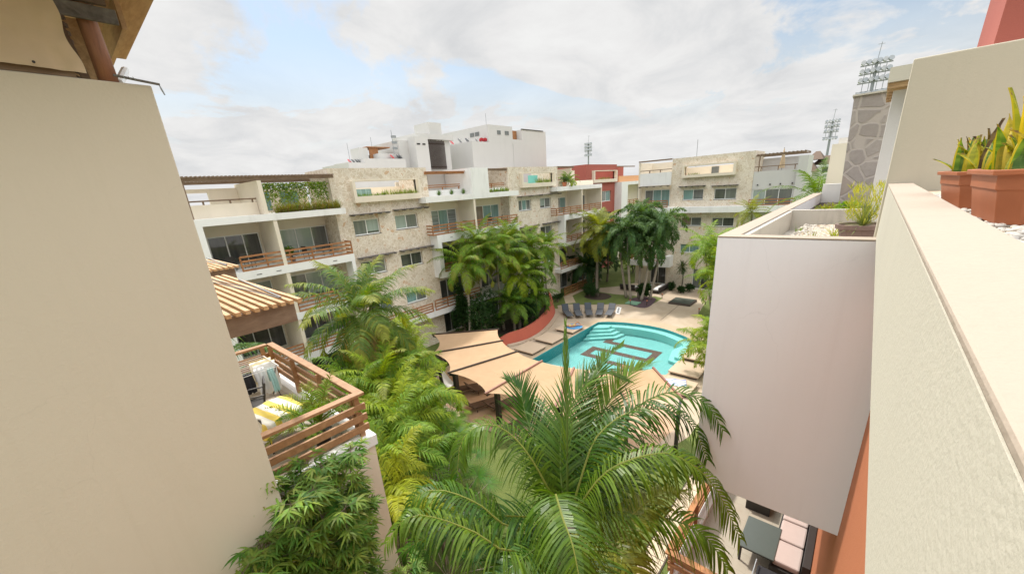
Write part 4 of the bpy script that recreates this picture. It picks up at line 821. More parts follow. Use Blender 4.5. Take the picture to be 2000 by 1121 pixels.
floodlight(100, 3.05, 29.2, 4, 6, 4.2, 1.35, 'large nearby stadium floodlight mast above the grey stone pillar', .29)
floodlight(140, 10.7, 24.0, 4, 5, 3.2, 1.15, 'smaller stadium floodlight mast behind the thatched house', .22)
floodlight(140, 82.9, 26.9, 4, 6, 3.2, 1.1, 'distant stadium floodlight mast above the crimson block', .22)
b = MB(); b.tube([(90, 28.1, 0), (90, 28.15, 20.1)], .05, 5); tag(b.build('radio_mast', 'galv'), 'thin radio mast behind the far stone-clad wing', 'antenna')
# ================================================================== POOLSIDE OBJECTS
PG = 'sunbathing platforms beside the pool'
def platform(x, y, label, w_=2.0, d=2.0, tilt=0):
    o = thing('sun_platform', (x, y, 0), label, 'platform', PG)
    b = MB(); b.box(x-w_/2, x+w_/2, y-d/2, y+d/2, .16, .26); b.build('top', 'platform', o, bevel=.01)
    b = MB(); b.box(x-w_/2+.12, x+w_/2-.12, y-d/2+.12, y+d/2-.12, 0, .157); b.build('base', 'darkstone', o)
platform(29.5, 19.55, 'sand-coloured platform nearest the loungers with a sunbather on it'); platform(26.4, 19.65, 'bare sand platform, middle one along the left pool edge'); platform(23.7, 19.7, 'bare sand platform closest to the shade sails on the left')
platform(26.5, 7.75, 'sand platform at right pool edge under the drooping palm'); platform(23.8, 7.5, 'sand platform at the right with a blue striped towel'); platform(29.3, 7.8, 'sand platform mostly hidden behind the drooping palm at right')
# blue striped towel
def cloth(name, mt, w_, d, loc, rz, label=None, cat='towel', group=None, amp=.02, nx=16, ny=16, parent=None, fn=None):
    b = MB(); vs = []
    for i in range(nx+1):
        for j in range(ny+1):
            x = w_*(i/nx-.5); y = d*(j/ny-.5); z = amp*noise.noise(Vector((x*3, y*3, loc[0])))
            if fn: x, y, z = fn(x, y, z)
            vs.append((x, y, z))
    me = bpy.data.meshes.new(name); me.from_pydata(vs, [], [(i*(ny+1)+j, (i+1)*(ny+1)+j, (i+1)*(ny+1)+j+1, i*(ny+1)+j+1) for i in range(nx) for j in range(ny)])
    me.polygons.foreach_set('use_smooth', [True]*len(me.polygons)); me.materials.append(M[mt]); o = bpy.data.objects.new(name, me); S.collection.objects.link(o)
    md = o.modifiers.new('solid', 'SOLIDIFY'); md.thickness = .012; md.offset = 0
    if parent: o.parent = parent; o.location = Vector(loc)-LOC[parent.name]
    else: o.location = loc; tag(o, label, cat, group)
    o.rotation_euler = (0, 0, rz); return o
cloth('beach_towel', 'towel_b', .95, 1.5, (24.0, 7.8, .285), .35, 'blue and white striped towel crumpled on a sand platform', amp=.05)
# sun loungers
def lounger(kind, label, x, y, rz, back=48, col='sling', group='sun loungers in a row beside the lawn'):
    o = thing('sun_lounger', (x, y, 0), label, 'sun lounger', group); LOC[o.name] = Vector((0, 0, 0))
    z = .34; W_ = .34; bx = .62
    e = Vector((bx+.78*math.cos(R(back)), 0, z+.78*math.sin(R(back))))
    fr_ = 'iron' if col != 'brown_sling' else 'darkbrown'
    b = MB()
    for s_ in (-W_, W_): b.tube([(-1.25, s_, z-.03), (-.6, s_, z), (bx, s_, z), (bx+.2, s_, z)], .022, 6); b.tube([(bx, s_, z), tuple(e+Vector((0, s_, 0)))], .02, 6)
    b.build('frame', fr_, o)
    b = MB(); b.mesh([(-1.22, -W_, z+.012), (-.6, -W_, z+.03), (0, -W_, z+.02), (bx, -W_, z+.02), (-1.22, W_, z+.012), (-.6, W_, z+.03), (0, W_, z+.02), (bx, W_, z+.02)]+[(-1.22, -W_, z-.03), (-.6, -W_, z-.02), (0, -W_, z-.03), (bx, -W_, z-.03), (-1.22, W_, z-.03), (-.6, W_, z-.02), (0, W_, z-.03), (bx, W_, z-.03)],
           [(0, 1, 5, 4), (1, 2, 6, 5), (2, 3, 7, 6), (8, 12, 13, 9), (9, 13, 14, 10), (10, 14, 15, 11), (0, 8, 9, 1), (1, 9, 10, 2), (2, 10, 11, 3), (4, 5, 13, 12), (5, 6, 14, 13), (6, 7, 15, 14), (0, 4, 12, 8), (3, 11, 15, 7)]); b.build('seat', col, o)
    b = MB(); b.bar((bx+.01, 0, z+.03), tuple(e+Vector((-.02, 0, .02))), W_*2, .05, (0, 0, 1)); b.build('backrest', 'slate_sling' if col == 'sling' and kind == 1 else col, o)
    for sx, sy in ((-1.0, -W_), (-1.0, W_), (.45, -W_), (.45, W_)): b = MB(); b.tube([(sx, sy, z), (sx-.03, sy*1.05, 0)], .022, 6); b.build('leg', fr_, o)
    if kind == 1:
        for s_ in (-W_-.04, W_+.04): b = MB(); b.tube([(-.1, s_, z), (.05, s_, z+.22), (.5, s_, z+.26), (.75, s_, z+.16)], .02, 6); b.build('armrest', fr_, o)
    LOC[o.name] = Vector((x, y, 0)); o.rotation_euler = (0, 0, rz); return o
for k, (x, y, rz, kd, bk) in enumerate(((33.05, 22.15, .85, 1, 55), (33.75, 21.3, .72, 1, 55), (34.5, 20.45, .62, 1, 55), (35.15, 19.5, .42, 2, 42), (35.55, 18.5, .30, 2, 42))):
    lounger(kd, ['charcoal sun lounger at the left end, beside the red wall', 'charcoal lounger with blue-grey back, second from the red wall', 'charcoal lounger in the middle of the row of five', 'plain grey lounger without arms, fourth from the red wall', 'plain grey lounger at the right end beside the white depth sign'][k], x, y, rz, bk)
GB = 'brown loungers under the shade sails'
for k, (x, y, rz) in enumerate(((15.2, 19.0, 2.6), (16.2, 17.9, 2.7), (14.6, 16.4, 2.75), (15.3, 15.3, 2.9), (13.7, 13.2, 2.9), (18, 19.7, 2.4))):
    lounger(2, ['brown lounger under the sails behind the leftmost post', 'brown lounger deep in shade between the two left posts', 'brown lounger beside the second dark sail post', 'brown lounger half hidden behind another near the third post', 'brown lounger sticking out below the nearest sail post', 'brown lounger in shade farthest from the camera'][k], x, y, rz, 42, 'brown_sling', GB)
# depth sign on the deck
o = thing('pool_sign', (36.3, 18.0, 0), 'small white notice board standing on the deck by the grey loungers', 'sign')
b = MB(); b.mesh([(36.1, 17.72, 0), (36.1, 18.22, 0), (36.5, 18.22, .62), (36.5, 17.72, .62), (36.13, 17.72, 0), (36.13, 18.22, 0), (36.53, 18.22, .62), (36.53, 17.72, .62)], [(3, 2, 1, 0), (4, 5, 6, 7), (0, 1, 5, 4), (1, 2, 6, 5), (2, 3, 7, 6), (3, 0, 4, 7)]); b.build('board', 'frame', o)
b = MB()
for k in range(3):
    t_ = .22+.25*k; x = 36.1+.4*t_-.012; z = .62*t_+.006
    b.mesh([(x, 17.88, z), (x, 18.06, z), (x+.055, 18.06, z+.09), (x+.055, 17.88, z+.09)], [(3, 2, 1, 0)])
b.build('pictogram', 'cloth_navy', o)
# red curved wall with raised end
RW = smoothpoly([(22.55, 22.5), (23.6, 21.95), (25.3, 21.4), (27.2, 21.5), (28.9, 21.95), (30.5, 22.5), (32.1, 23.2), (33.6, 24.1), (34.9, 25.2), (35.4, 26.0)], 5, False)
b = MB(); n_ = len(RW); vs = []
for i, p in enumerate(RW):
    a = Vector(RW[max(0, i-1)]); c = Vector(RW[min(n_-1, i+1)]); d = (c-a).normalized(); nn = Vector((-d.y, d.x)); t_ = i/(n_-1)
    h = .85+.25*math.sin(t_*3)+(1.0*max(0, t_-.72)/.28)**1.3; 
    if t_ < .12: h *= .55+.45*t_/.12
    wd = .13*(1-.8*max(0, t_-.85)/.15); P = Vector(p); ln = .26
    for q_, z in ((P+nn*(-ln*.0), 0), (P+nn*(ln+.02), h), (P+nn*(ln+.02+2*wd), h), (P+nn*(ln+2*wd), 0)): vs.append((q_.x, q_.y, z))
fs = []
for i in range(n_-1):
    for j in range(4): fs.append((4*i+j, 4*i+(j+1) % 4, 4*i+4+(j+1) % 4, 4*i+4+j))
fs += [(0, 3, 2, 1), (4*n_-4, 4*n_-3, 4*n_-2, 4*n_-1)]; b.mesh(vs, fs); tag(b.build('garden_wall', 'redw', smooth=False), 'curved red rendered garden wall sweeping up to a point beside the pool', 'wall')
b = MB()
pl = [Vector(p) for p in RW[4:-8]]
for i in range(len(pl)-1):
    a, c = pl[i], pl[i+1]; d = (c-a).normalized(); nn = Vector((d.y, -d.x))
    b.mesh([(*(a), .09), (*(c), .09), (*(c+nn*.45), .09), (*(a+nn*.45), .09), (*(a+nn*.45), 0), (*(c+nn*.45), 0)], [(0, 3, 2, 1), (3, 4, 5, 2)])
tag(b.build('stone_kerb', 'paving'), kind='structure')
# shade sails
ss = thing('shade_canopy', (18, 15, 0), 'sand-coloured scalloped shade canopy on dark posts fanned around the pool end', 'canopy')
OUT = [(17.3, 24.3, 2.5), (14.9, 21.25, 2.5), (13.5, 17.85, 2.5), (13.0, 14.1, 2.5), (13.9, 10.2, 2.5), (16.0, 7.3, 2.5), (18.3, 5.55, 2.5)]
INN = [(20.0, 19.75, 2.95), (18.4, 17.85, 2.95), (17.5, 15.7, 2.95), (17.15, 13.46, 2.95), (17.4, 11.3, 2.95), (18.3, 9.3, 2.95), (19.85, 7.6, 2.95)]
for k in range(6):
    a, b_, c, d = map(Vector, (OUT[k], OUT[k+1], INN[k+1], INN[k])); nu, nv = 14, 14; vs = []
    for i in range(nu+1):
        u = i/nu
        for j in range(nv+1):
            v = j/nv; pin = 4*v*(1-v); uu = .10*pin+(1-.125*pin)*u
            p = (a*(1-v)+b_*v)*(1-uu)+(d*(1-v)+c*v)*uu; p.z -= .20*math.sin(math.pi*v)*math.sin(math.pi*min(1, max(0, uu)))-0.03
            vs.append(p)
    b = MB(); b.mesh(vs, [(i*(nv+1)+j, (i+1)*(nv+1)+j, (i+1)*(nv+1)+j+1, i*(nv+1)+j+1) for i in range(nu) for j in range(nv)]); b.build('sail', 'sail', ss, smooth=True)
for k in range(7):
    a, c = Vector(OUT[k]), Vector(INN[k]); d = (c-a).normalized(); b = MB(); b.bar(a-d*.1+Vector((0, 0, .05)), c+d*.1+Vector((0, 0, .05)), .10, .12); b.build('beam', 'darkbrown' if k < 3 else M['redbeam'] if 'redbeam' in M else 'darkbrown', ss)
for k, (x, y) in enumerate(((17.6, 23.4), (14.9, 20.6), (13.75, 17.6), (14.0, 14.3), (14.6, 10.4), (16.6, 7.6), (17.3, 5.3))):
    w_ = .13 if k < 5 else .08; b = MB(); b.box(x-w_, x+w_, y-w_, y+w_, 0, 2.42); b.build('post', 'iron', ss, bevel=.01); b = MB(); b.bar((x, y, 2.36), (OUT[k][0], OUT[k][1], 2.44), .12, .14); b.build('bracket', 'iron', ss)
# hammock below the first sail
b = MB(); vs = []
P0, P1 = Vector((14.75, 20.3, 1.75)), Vector((13.9, 17.9, 1.7))
for i in range(15):
    t_ = i/14; c = P0.lerp(P1, t_); c.z -= 1.0*4*t_*(1-t_)*.8; wd = .05+.32*math.sin(math.pi*t_)
    for s_ in (-1, -.5, 0, .5, 1): vs.append((c.x+wd*s_, c.y+wd*s_*.3, c.z+abs(s_)*.15*math.sin(math.pi*t_)))
b.mesh(vs, [(i*5+j, (i+1)*5+j, (i+1)*5+j+1, i*5+j+1) for i in range(14) for j in range(4)]); tag(b.build('hammock', 'cushion2', smooth=True), 'pale cloth hammock slung between the two left canopy posts', 'hammock')
# lounge furniture, planters by wing 2
def sofa(x0, x1, y0, y1, label, back):
    o = thing('outdoor_sofa', ((x0+x1)/2, (y0+y1)/2, 0), label, 'sofa', 'black rattan lounge set under the palms')
    b = MB(); b.box(x0, x1, y0, y1, .05, .36); b.build('base', 'rattan', o, bevel=.02); b = MB(); b.box(x0+.05, x1-.05, y0+.05, y1-.05, .363, .5); b.build('cushion', 'cushion2', o, bevel=.03)
    if back: b = MB(); b.box(*back, .36, .78); b.build('backrest', 'rattan', o, bevel=.02)
    return o
sofa(45.4, 46.3, 20.3, 22.3, 'left black rattan sofa with pale cushions behind the clustered palms', (45.25, 45.42, 20.3, 22.3))
sofa(45.3, 48.7, 17.3, 18.2, 'long black rattan sofa with pale cushions in front of the glass doors', (45.2, 48.8, 17.1, 17.32)); sofa(46.8, 47.8, 19, 20, 'square black rattan ottoman between the two sofas', None)
o = thing('floor_planter', (43.2, 13.7, 0), 'square dark sunken grate cover in the paving', 'grate'); b = MB(); b.box(42.0, 44.3, 12.6, 14.9, 0, .2); b.build('frame', 'darkstone', o, bevel=.02); b = MB(); b.box(42.15, 44.15, 12.75, 14.75, .203, .24); b.build('grate', 'mesh_grate', o)
o = thing('hatch_cover', (40.4, 18.1, 0), 'pale green square hatch cover beside the mulch bed', 'hatch'); b = MB(); b.box(39.75, 40.9, 17.5, 18.9, 0, .12); b.build('lid', 'green_cover', o, bevel=.02); b = MB(); b.box(40.25, 40.4, 18.1, 18.3, .123, .14); b.build('handle', 'galv', o)
def bollard(x, y, label, h=.6):
    o = thing('garden_light', (x, y, 0), label, 'garden light', 'small bollard lights along the garden edges'); b = MB(); b.tube([(x, y, 0), (x, y, h*.8)], .04, 6); b.build('post', 'darkbrown', o); b = MB(); b.lathe((x, y, h*.8), [(.05, 0), (.09, .02), (.09, .1), (.02, .15)], 8); b.build('cap', 'terracotta', o)
for x, y, t_ in ((40.0, 11.1, 'short bollard light at the right grass edge near the drooping palm'), (43.5, 11.5, 'bollard light at the right edge beyond the square grate'), (40.3, 16.6, 'bollard light at the front corner of the mulch bed'), (43.6, 16.2, 'bollard light at the back corner of the mulch bed near the sofa'), (39.6, 18.2, 'bollard light left of the green hatch')): bollard(x, y, t_)
# hot tub-like round terracotta ledge ornament near wing, potted plants by wing 2
# ================================================================== TENANT DECK OBJECTS (floor z = 8.8)
# drying rack
o = thing('drying_rack', (1.9, 9.5, 8.8), 'white wire drying rack hung with clothes on the tiled terrace', 'drying rack')
b = MB(); zt = 9.72
for i in range(9): y = 9.05+i*.12; b.tube([(1.35, y, zt), (2.35, y, zt)], .006, 5)
for x in (1.35, 2.35): b.tube([(x, 9.05, zt), (x, 10.0, zt)], .010, 6)
b.build('wires', 'frame', o)
b = MB()
for s_ in (1.38, 2.3): b.tube([(s_, 9.1, zt), (s_, 9.85, 8.8)], .011, 6); b.tube([(s_, 9.95, zt), (s_, 9.2, 8.8)], .011, 6)
b.tube([(1.38, 9.2, 8.81), (2.3, 9.2, 8.81)], .011, 6); b.build('legs', 'iron', o)
def hang(name, mt, x0, x1, y, l1, l2, label, cat, group='clothes on the drying rack'):
    b = MB(); vs = []; nx = 8; prof = [(-.05-.02, -l1), (-.05, -l1*.5), (-.025, -.05), (0, .012), (.025, -.05), (.05, -l2*.5), (.06, -l2)]
    for i in range(nx+1):
        x = x0+(x1-x0)*i/nx; 
        for dy, dz in prof: vs.append((x+.01*math.sin(dz*20), y+dy*(1+.3*math.sin(i*1.9)), zt+dz*(1+.06*math.sin(i*2.3))))
    k = len(prof); b.mesh(vs, [(i*k+j, (i+1)*k+j, (i+1)*k+j+1, i*k+j+1) for i in range(nx) for j in range(k-1)]); return tag(b.build(name, mt, smooth=True), label, cat, group)
hang('beach_towel', 'towel_y2', 1.98, 2.42, 9.77, .62, .55, 'yellow and white striped towel hanging at the far end of the drying rack', 'towel')
hang('beach_towel', 'towel_y2', 1.98, 2.42, 9.53, .70, .45, 'nearer yellow and white striped towel on the drying rack', 'towel')
hang('swim_shorts', 'cloth_black', 1.62, 1.86, 9.17, .42, .3, 'black garment hanging at the front of the drying rack', 'clothing'); hang('shirt', 'cloth_grey', 1.4, 1.62, 9.29, .40, .3, 'grey garment on the drying rack beside the black one', 'clothing')
hang('bikini_top', 'cloth_lilac', 1.38, 1.55, 9.65, .3, .2, 'lilac garment at the left corner of the drying rack', 'clothing'); hang('shirt', 'cloth_white', 1.92, 2.12, 9.29, .5, .3, 'white shirt hanging beside the mint cloth', 'clothing')
hang('swim_shorts', 'cloth_mint', 2.12, 2.24, 9.06, .52, .3, 'pale mint cloth hanging lowest at the front of the drying rack', 'clothing'); hang('bikini_top', 'cloth_navy', 1.38, 1.52, 9.83, .22, .2, 'dark navy swim top at the back corner of the drying rack', 'clothing')
# table with towel
o = thing('patio_table', (1.75, 7.6, 8.8), 'small dark terrace table under a yellow striped towel', 'table')
b = MB(); b.box(1.4, 2.05, 7.25, 8.0, 9.42, 9.45); b.build('tabletop', 'iron', o, bevel=.01)
for sx in (1.45, 2.0):
    for sy in (7.3, 7.95): b = MB(); b.tube([(sx, sy, 8.8), (sx, sy, 9.42)], .018, 6); b.build('leg', 'iron', o)
def drape(x, y, z):
    ax, ay = .36, .42; dx = max(0, abs(x)-ax); dy = max(0, abs(y)-ay); d = math.hypot(dx, dy)
    z = z*.6-d*(.95)+.0; sx = math.copysign(min(abs(x), ax)+min(dx, 1)*.22+.035*math.sin(y*14)*(dx > 0), x); sy = math.copysign(min(abs(y), ay)+min(dy, 1)*.22+.035*math.sin(x*14)*(dy > 0), y); return sx, sy, z
cloth('beach_towel', 'towel_y', 1.35, 1.35, (1.73, 7.62, 9.47), .2, 'large yellow and white striped towel draped over the terrace table', nx=44, ny=44, amp=.03, fn=drape)
def chair(x, y, rz, label):
    o = thing('patio_chair', (x, y, 8.8), label, 'chair', 'dark plastic chairs on the tiled terrace'); LOC[o.name] = Vector((0, 0, 0))
    b = MB(); b.box(-.22, .22, -.22, .22, .42, .445); b.build('seat', 'iron', o, bevel=.01); b = MB(); b.bar((-.22, 0, .44), (-.31, 0, .88), .42, .03, (0, 1, 0)) if False else b.mesh([(-.24, -.22, .46), (-.24, .22, .46), (-.33, .22, .88), (-.33, -.22, .88), (-.21, -.22, .46), (-.21, .22, .46), (-.3, .22, .88), (-.3, -.22, .88)], [(0, 1, 2, 3), (7, 6, 5, 4), (0, 4, 5, 1), (1, 5, 6, 2), (2, 6, 7, 3), (3, 7, 4, 0)]); b.build('backrest', 'iron', o)
    for sx in (-.2, .2):
        for sy in (-.2, .2): b = MB(); b.tube([(sx*1.1, sy*1.1, 0), (sx, sy, .42)], .016, 6); b.build('leg', 'iron', o)
    for sy in (-.23, .23): b = MB(); b.tube([(-.27, sy, .64), (.15, sy, .66), (.2, sy, .42)], .015, 6); b.build('armrest', 'iron', o)
    LOC[o.name] = Vector((x, y, 8.8)); o.rotation_euler = (0, 0, rz)
chair(1.62, 8.75, 2.9, 'dark chair between the drying rack and the towel-covered table')
c0 = bpy.data.objects['patio_chair']
for x, y, z, rz, t_ in ((6.4, 28.4, 9.42, 1.2, 'chair on the left third floor balcony near the end wall'), (7.4, 28.5, 9.42, 2.4, 'chair on the left third floor balcony near the dividing wall'), (10.9, 28.3, 9.42, .4, 'chair on the balcony right of the dividing wall, third floor'),
        (12.2, 28.4, 9.42, 2.9, 'chair on the third floor balcony beside the limestone corner'), (28.8, 28.2, 9.72, .5, 'chair behind the railing of the boxed balcony on the third floor'), (30.2, 28.3, 9.72, 2.5, 'second chair behind the third floor railing near the limestone block'), (23.6, 28.3, 6.5, 1.0, 'chair inside the white framed balcony on the second floor')):
    c_ = copy_thing(c0, (x, y, z), (0, 0, rz), t_); c_['group'] = 'dark chairs on balconies and terrace'
c0['group'] = 'dark chairs on balconies and terrace'
# ================================================================== FIRST FLOOR TERRACE FURNITURE (floor z = 3.45)
o = thing('coffee_table', (9.9, .75, 3.45), 'grey-green topped low table with dark legs on the lower terrace', 'table')
b = MB(); b.box(9.3, 10.5, .33, 1.12, 3.93, 3.97); b.build('tabletop', 'tabletop', o, bevel=.02)
for sx in (9.36, 10.44):
    for sy in (.39, 1.06): b = MB(); b.tube([(sx, sy, 3.45), (sx, sy, 3.93)], .03, 6); b.build('leg', 'iron', o)
b = MB(); b.box(9.36, 10.44, .37, .40, 3.86, 3.927); b.box(9.36, 10.44, 1.05, 1.08, 3.86, 3.927); b.box(9.36, 9.39, .403, 1.047, 3.86, 3.927); b.build('apron', 'iron', o)
o = thing('outdoor_sofa', (10.6, -.1, 3.45), 'dark low sofa with pale pink cushions against the orange wall', 'sofa')
b = MB(); b.box(9.3, 12.3, -.34, .42, 3.52, 3.78); b.box(9.3, 12.3, -.36, -.2, 3.78, 4.2); b.build('frame', 'iron', o, bevel=.01)
for k in range(3): b = MB(); b.box(9.36+k*.8, 10.12+k*.8, -.18, .38, 3.79, 3.95); b.build('cushion', 'cushion', o, bevel=.04)
o = thing('armchair', (8.7, .2, 3.45), 'black armchair with a bent metal frame at the bottom right corner', 'chair')
b = MB(); b.box(8.35, 9.1, -.1, .62, 3.72, 3.86); b.build('seat', 'cloth_black', o, bevel=.04); b = MB(); b.box(8.2, 8.36, -.1, .62, 3.86, 4.25); b.build('backrest', 'cloth_black', o, bevel=.04)
b = MB(); b.tube([(9.05, .66, 3.45), (9.05, .66, 4.02), (8.3, .66, 4.02), (8.3, .66, 3.45)], .015, 6); b.tube([(9.05, -.14, 3.45), (9.05, -.14, 4.02), (8.3, -.14, 4.02), (8.3, -.14, 3.45)], .015, 6); b.build('frame', 'galv', o)
b = MB(); b.box(11.3, 12.3, .7, 1.35, 3.8, 3.86); o = tag(thing('bench', (12, 1, 3.45), 'dark low bench partly under the mauve balcony box', 'bench')); b.build('top', 'iron', o)
for sx in (11.35, 12.2): b = MB(); b.box(sx, sx+.08, .72, 1.33, 3.45, 3.797); b.build('leg', 'iron', o)
# ================================================================== SANSEVIERIA PLANTERS
def trough(x, y, L_, w_, h, z, rz, label, mt='terracotta'):
    o = thing('plant_pot', (x, y, z), label, 'plant pot', 'terracotta plastic troughs on the parapet'); LOC[o.name] = Vector((0, 0, 0)); b = MB()
    def oct_(l_, w2, zz): c = .22*w2; return [(-l_/2+c, -w2/2, zz), (l_/2-c, -w2/2, zz), (l_/2, -w2/2+c, zz), (l_/2, w2/2-c, zz), (l_/2-c, w2/2, zz), (-l_/2+c, w2/2, zz), (-l_/2, w2/2-c, zz), (-l_/2, -w2/2+c, zz)]
    rings = [oct_(L_*.86, w_*.74, 0), oct_(L_*.94, w_*.88, h*.62), oct_(L_*.95, w_*.92, h*.64), oct_(L_*.97, w_*.95, h*.9), oct_(L_*1.03, w_*1.05, h*.905), oct_(L_*1.04, w_*1.06, h), oct_(L_*.98, w_*.96, h), oct_(L_*.96, w_*.93, h*.86)]
    vs = [p for r_ in rings for p in r_]; fs = [(k*8+j, k*8+(j+1) % 8, (k+1)*8+(j+1) % 8, (k+1)*8+j) for k in range(7) for j in range(8)]+[tuple(range(8))[::-1]]; b.mesh(vs, fs); b.build('trough', mt, o, bevel=.003)
    b = MB(); b.face([(p[0], p[1], h*.88) for p in oct_(L_*.96, w_*.93, 0)]); b.build('soil', 'soil', o); LOC[o.name] = Vector((x, y, z)); o.rotation_euler = (0, 0, rz); return o
def sansev(x, y, z, L_, w_, rz, leaves, label, seed):
    rr = random.Random(seed); o = thing('snake_plant', (x, y, z), label, 'plant', 'snake plants in the terracotta troughs'); LOC[o.name] = Vector((0, 0, 0)); b = MB()
    for k, (u, v, h, az, ln, kind) in enumerate(leaves):
        base = Vector((u*L_, v*w_, 0)); d = Vector((math.cos(az), math.sin(az), 0)); W0 = .0245*rr.uniform(.8, 1.15)*(.62 if kind == 'dry' else 1.0); n_ = 30; tw = rr.uniform(-.6, .6); fa = az+math.pi/2+rr.uniform(-.7, .7)
        prev = None
        for i in range(n_+1):
            t_ = i/n_; c = base+d*(ln*t_**1.7)+Vector((0, 0, h*t_*(1-.12*t_))); wdt = W0*(math.sin(math.pi*min(1, .25+.75*t_))**.7 if t_ < .99 else .02)*(1-t_**4) + .001
            sdir = Vector((math.cos(fa+tw*t_), math.sin(fa+tw*t_), 0)); nn = Vector((-sdir.y, sdir.x, 0)); row = [c-sdir*wdt, c-sdir*wdt*.72+nn*.004, c+nn*.012, c+sdir*wdt*.72+nn*.004, c+sdir*wdt]
            if prev:
                for j in range(4):
                    if kind == 'dry': cl_ = (.12, .08, .05) if math.sin(i*.6+k) < .3 else (.19, .13, .07)
                    elif j in (0, 3): cl_ = (.46, .39, .05) if kind != 'y' else (.56, .42, .045)
                    else:
                        g_ = (.5+.5*math.sin(i*1.25+j*1.1+k*2+1.5*math.sin(i*.37+k)))**1.4; cl_ = (.10+.09*g_, .20+.10*g_, .05+.03*g_) if kind == 'g' else ((.42+.12*g_, .36+.06*g_, .04) if kind == 'y' else (.30+.1*g_, .33+.08*g_, .05))
                    if t_ > .93 and kind != 'dry' and rr.random() < .5: cl_ = (.30, .20, .09)
                    b.face([prev[j], prev[j+1], row[j+1], row[j]], cl_)
            prev = row
    b.build('leaves', 'leafm', o, smooth=True); LOC[o.name] = Vector((x, y, z)); o.rotation_euler = (0, 0, rz); return o
def leafset(seed, n_, hs, dry):
    rr = random.Random(seed); q_ = []
    for i in range(n_):
        u = rr.uniform(-.42, .42); v = rr.uniform(-.42, .42); q_.append((u, v, rr.uniform(*hs), rr.uniform(0, 6.28), rr.uniform(.0, .13), rr.choice('gyymgmg')))
    for i in range(dry): q_.append((rr.uniform(-.4, .4), rr.uniform(-.3, .3), rr.uniform(hs[1]*.9, hs[1]*1.3), rr.uniform(0, 6.28), rr.uniform(.02, .1), 'dry'))
    return q_
trough(3.42, -.455, .50, .30, .19, 12.745, .12, 'farther terracotta trough with a short yellowing snake plant'); trough(2.66, -.49, .56, .31, .205, 12.745, .05, 'nearer large terracotta trough on pebbles at the right edge')
sansev(3.42, -.455, 12.91, .46, .26, .12, leafset(4, 95, (.11, .24), 16), 'short yellowing snake plant with dry brown tips in the farther trough', 2)
sansev(2.66, -.49, 12.93, .5, .26, .05, leafset(9, 95, (.12, .27), 10)+[(-.18, .12, .62, 1.2, .02, 'g'), (.0, -.1, .46, 5.6, .12, 'y'), (-.4, .2, .40, 2.2, .06, 'g'), (.15, 0, .45, 4.9, .14, 'y'), (-.3, .3, .3, 2.6, .16, 'y'), (-.1, .3, .36, 2.0, .1, 'm')], 'taller green and yellow snake plant in the nearer trough', 5)
# ================================================================== VEGETATION
GREENS = {'coco': ((.045, .15, .010), (.20, .33, .025)), 'coco2': ((.09, .21, .025), (.20, .31, .06)), 'lime': ((.14, .30, .015), (.42, .51, .02)), 'areca': ((.17, .36, .03), (.36, .52, .06)), 'dark': ((.03, .09, .022), (.055, .125, .03)),
          'fox': ((.08, .19, .05), (.17, .29, .10)), 'gold': ((.34, .42, .015), (.50, .52, .03)), 'dead': ((.42, .26, .12), (.50, .34, .14)), 'fan': ((.05, .18, .025), (.15, .30, .03)), 'yel': ((.25, .31, .03), (.36, .38, .05))}
def shade_of(key, rr, k=None):
    a, c = GREENS[key]; t_ = rr.random() if k is None else k; j = rr.uniform(.50, .82); return tuple((a[i]*(1-t_)+c[i]*t_)*j for i in range(3))
def catmull(pts, n_):
    pts = [Vector(p) for p in pts]; sp = smoothpoly3(pts, 12); Ls = [0]
    for i in range(1, len(sp)): Ls.append(Ls[-1]+(sp[i]-sp[i-1]).length)
    out_ = []; j = 0
    for i in range(n_+1):
        d = Ls[-1]*i/n_
        while j < len(sp)-2 and Ls[j+1] < d: j += 1
        t_ = (d-Ls[j])/max(1e-6, Ls[j+1]-Ls[j]); out_.append(sp[j].lerp(sp[j+1], min(1, t_)))
    return out_, Ls[-1]
def smoothpoly3(pts, n):
    o = []; k = len(pts)
    for i in range(k-1):
        p0, p1, p2, p3 = [pts[max(0, min(k-1, j))] for j in (i-1, i, i+1, i+2)]
        for s_ in range(n):
            t_ = s_/n; o.append(.5*((2*p1)+(p2-p0)*t_+(2*p0-5*p1+4*p2-p3)*t_*t_+(3*p1-p0-3*p2+p3)*t_**3))
    o.append(pts[-1]); return o
UP = Vector((0, 0, 1))
def leaflet(mb, p, d, ln, w, droop, side, col, seg=3, fold=.0):
    """thin tapering blade starting at p heading along d, bending down"""
    prev = None; c = Vector(p); d = Vector(d).normalized(); sd_ = side
    for i in range(seg+1):
        t_ = i/seg; ww = w*(.55+.45*min(1, t_*3))*(1-t_**2.2)+.0008; nn = sd_*ww
        row = (c-nn, c+nn)
        if prev: mb.face([prev[0], prev[1], row[1], row[0]], col)
        prev = row; c = c+d*(ln/seg); d = (d+Vector((0, 0, -droop/seg*1.6))).normalized()
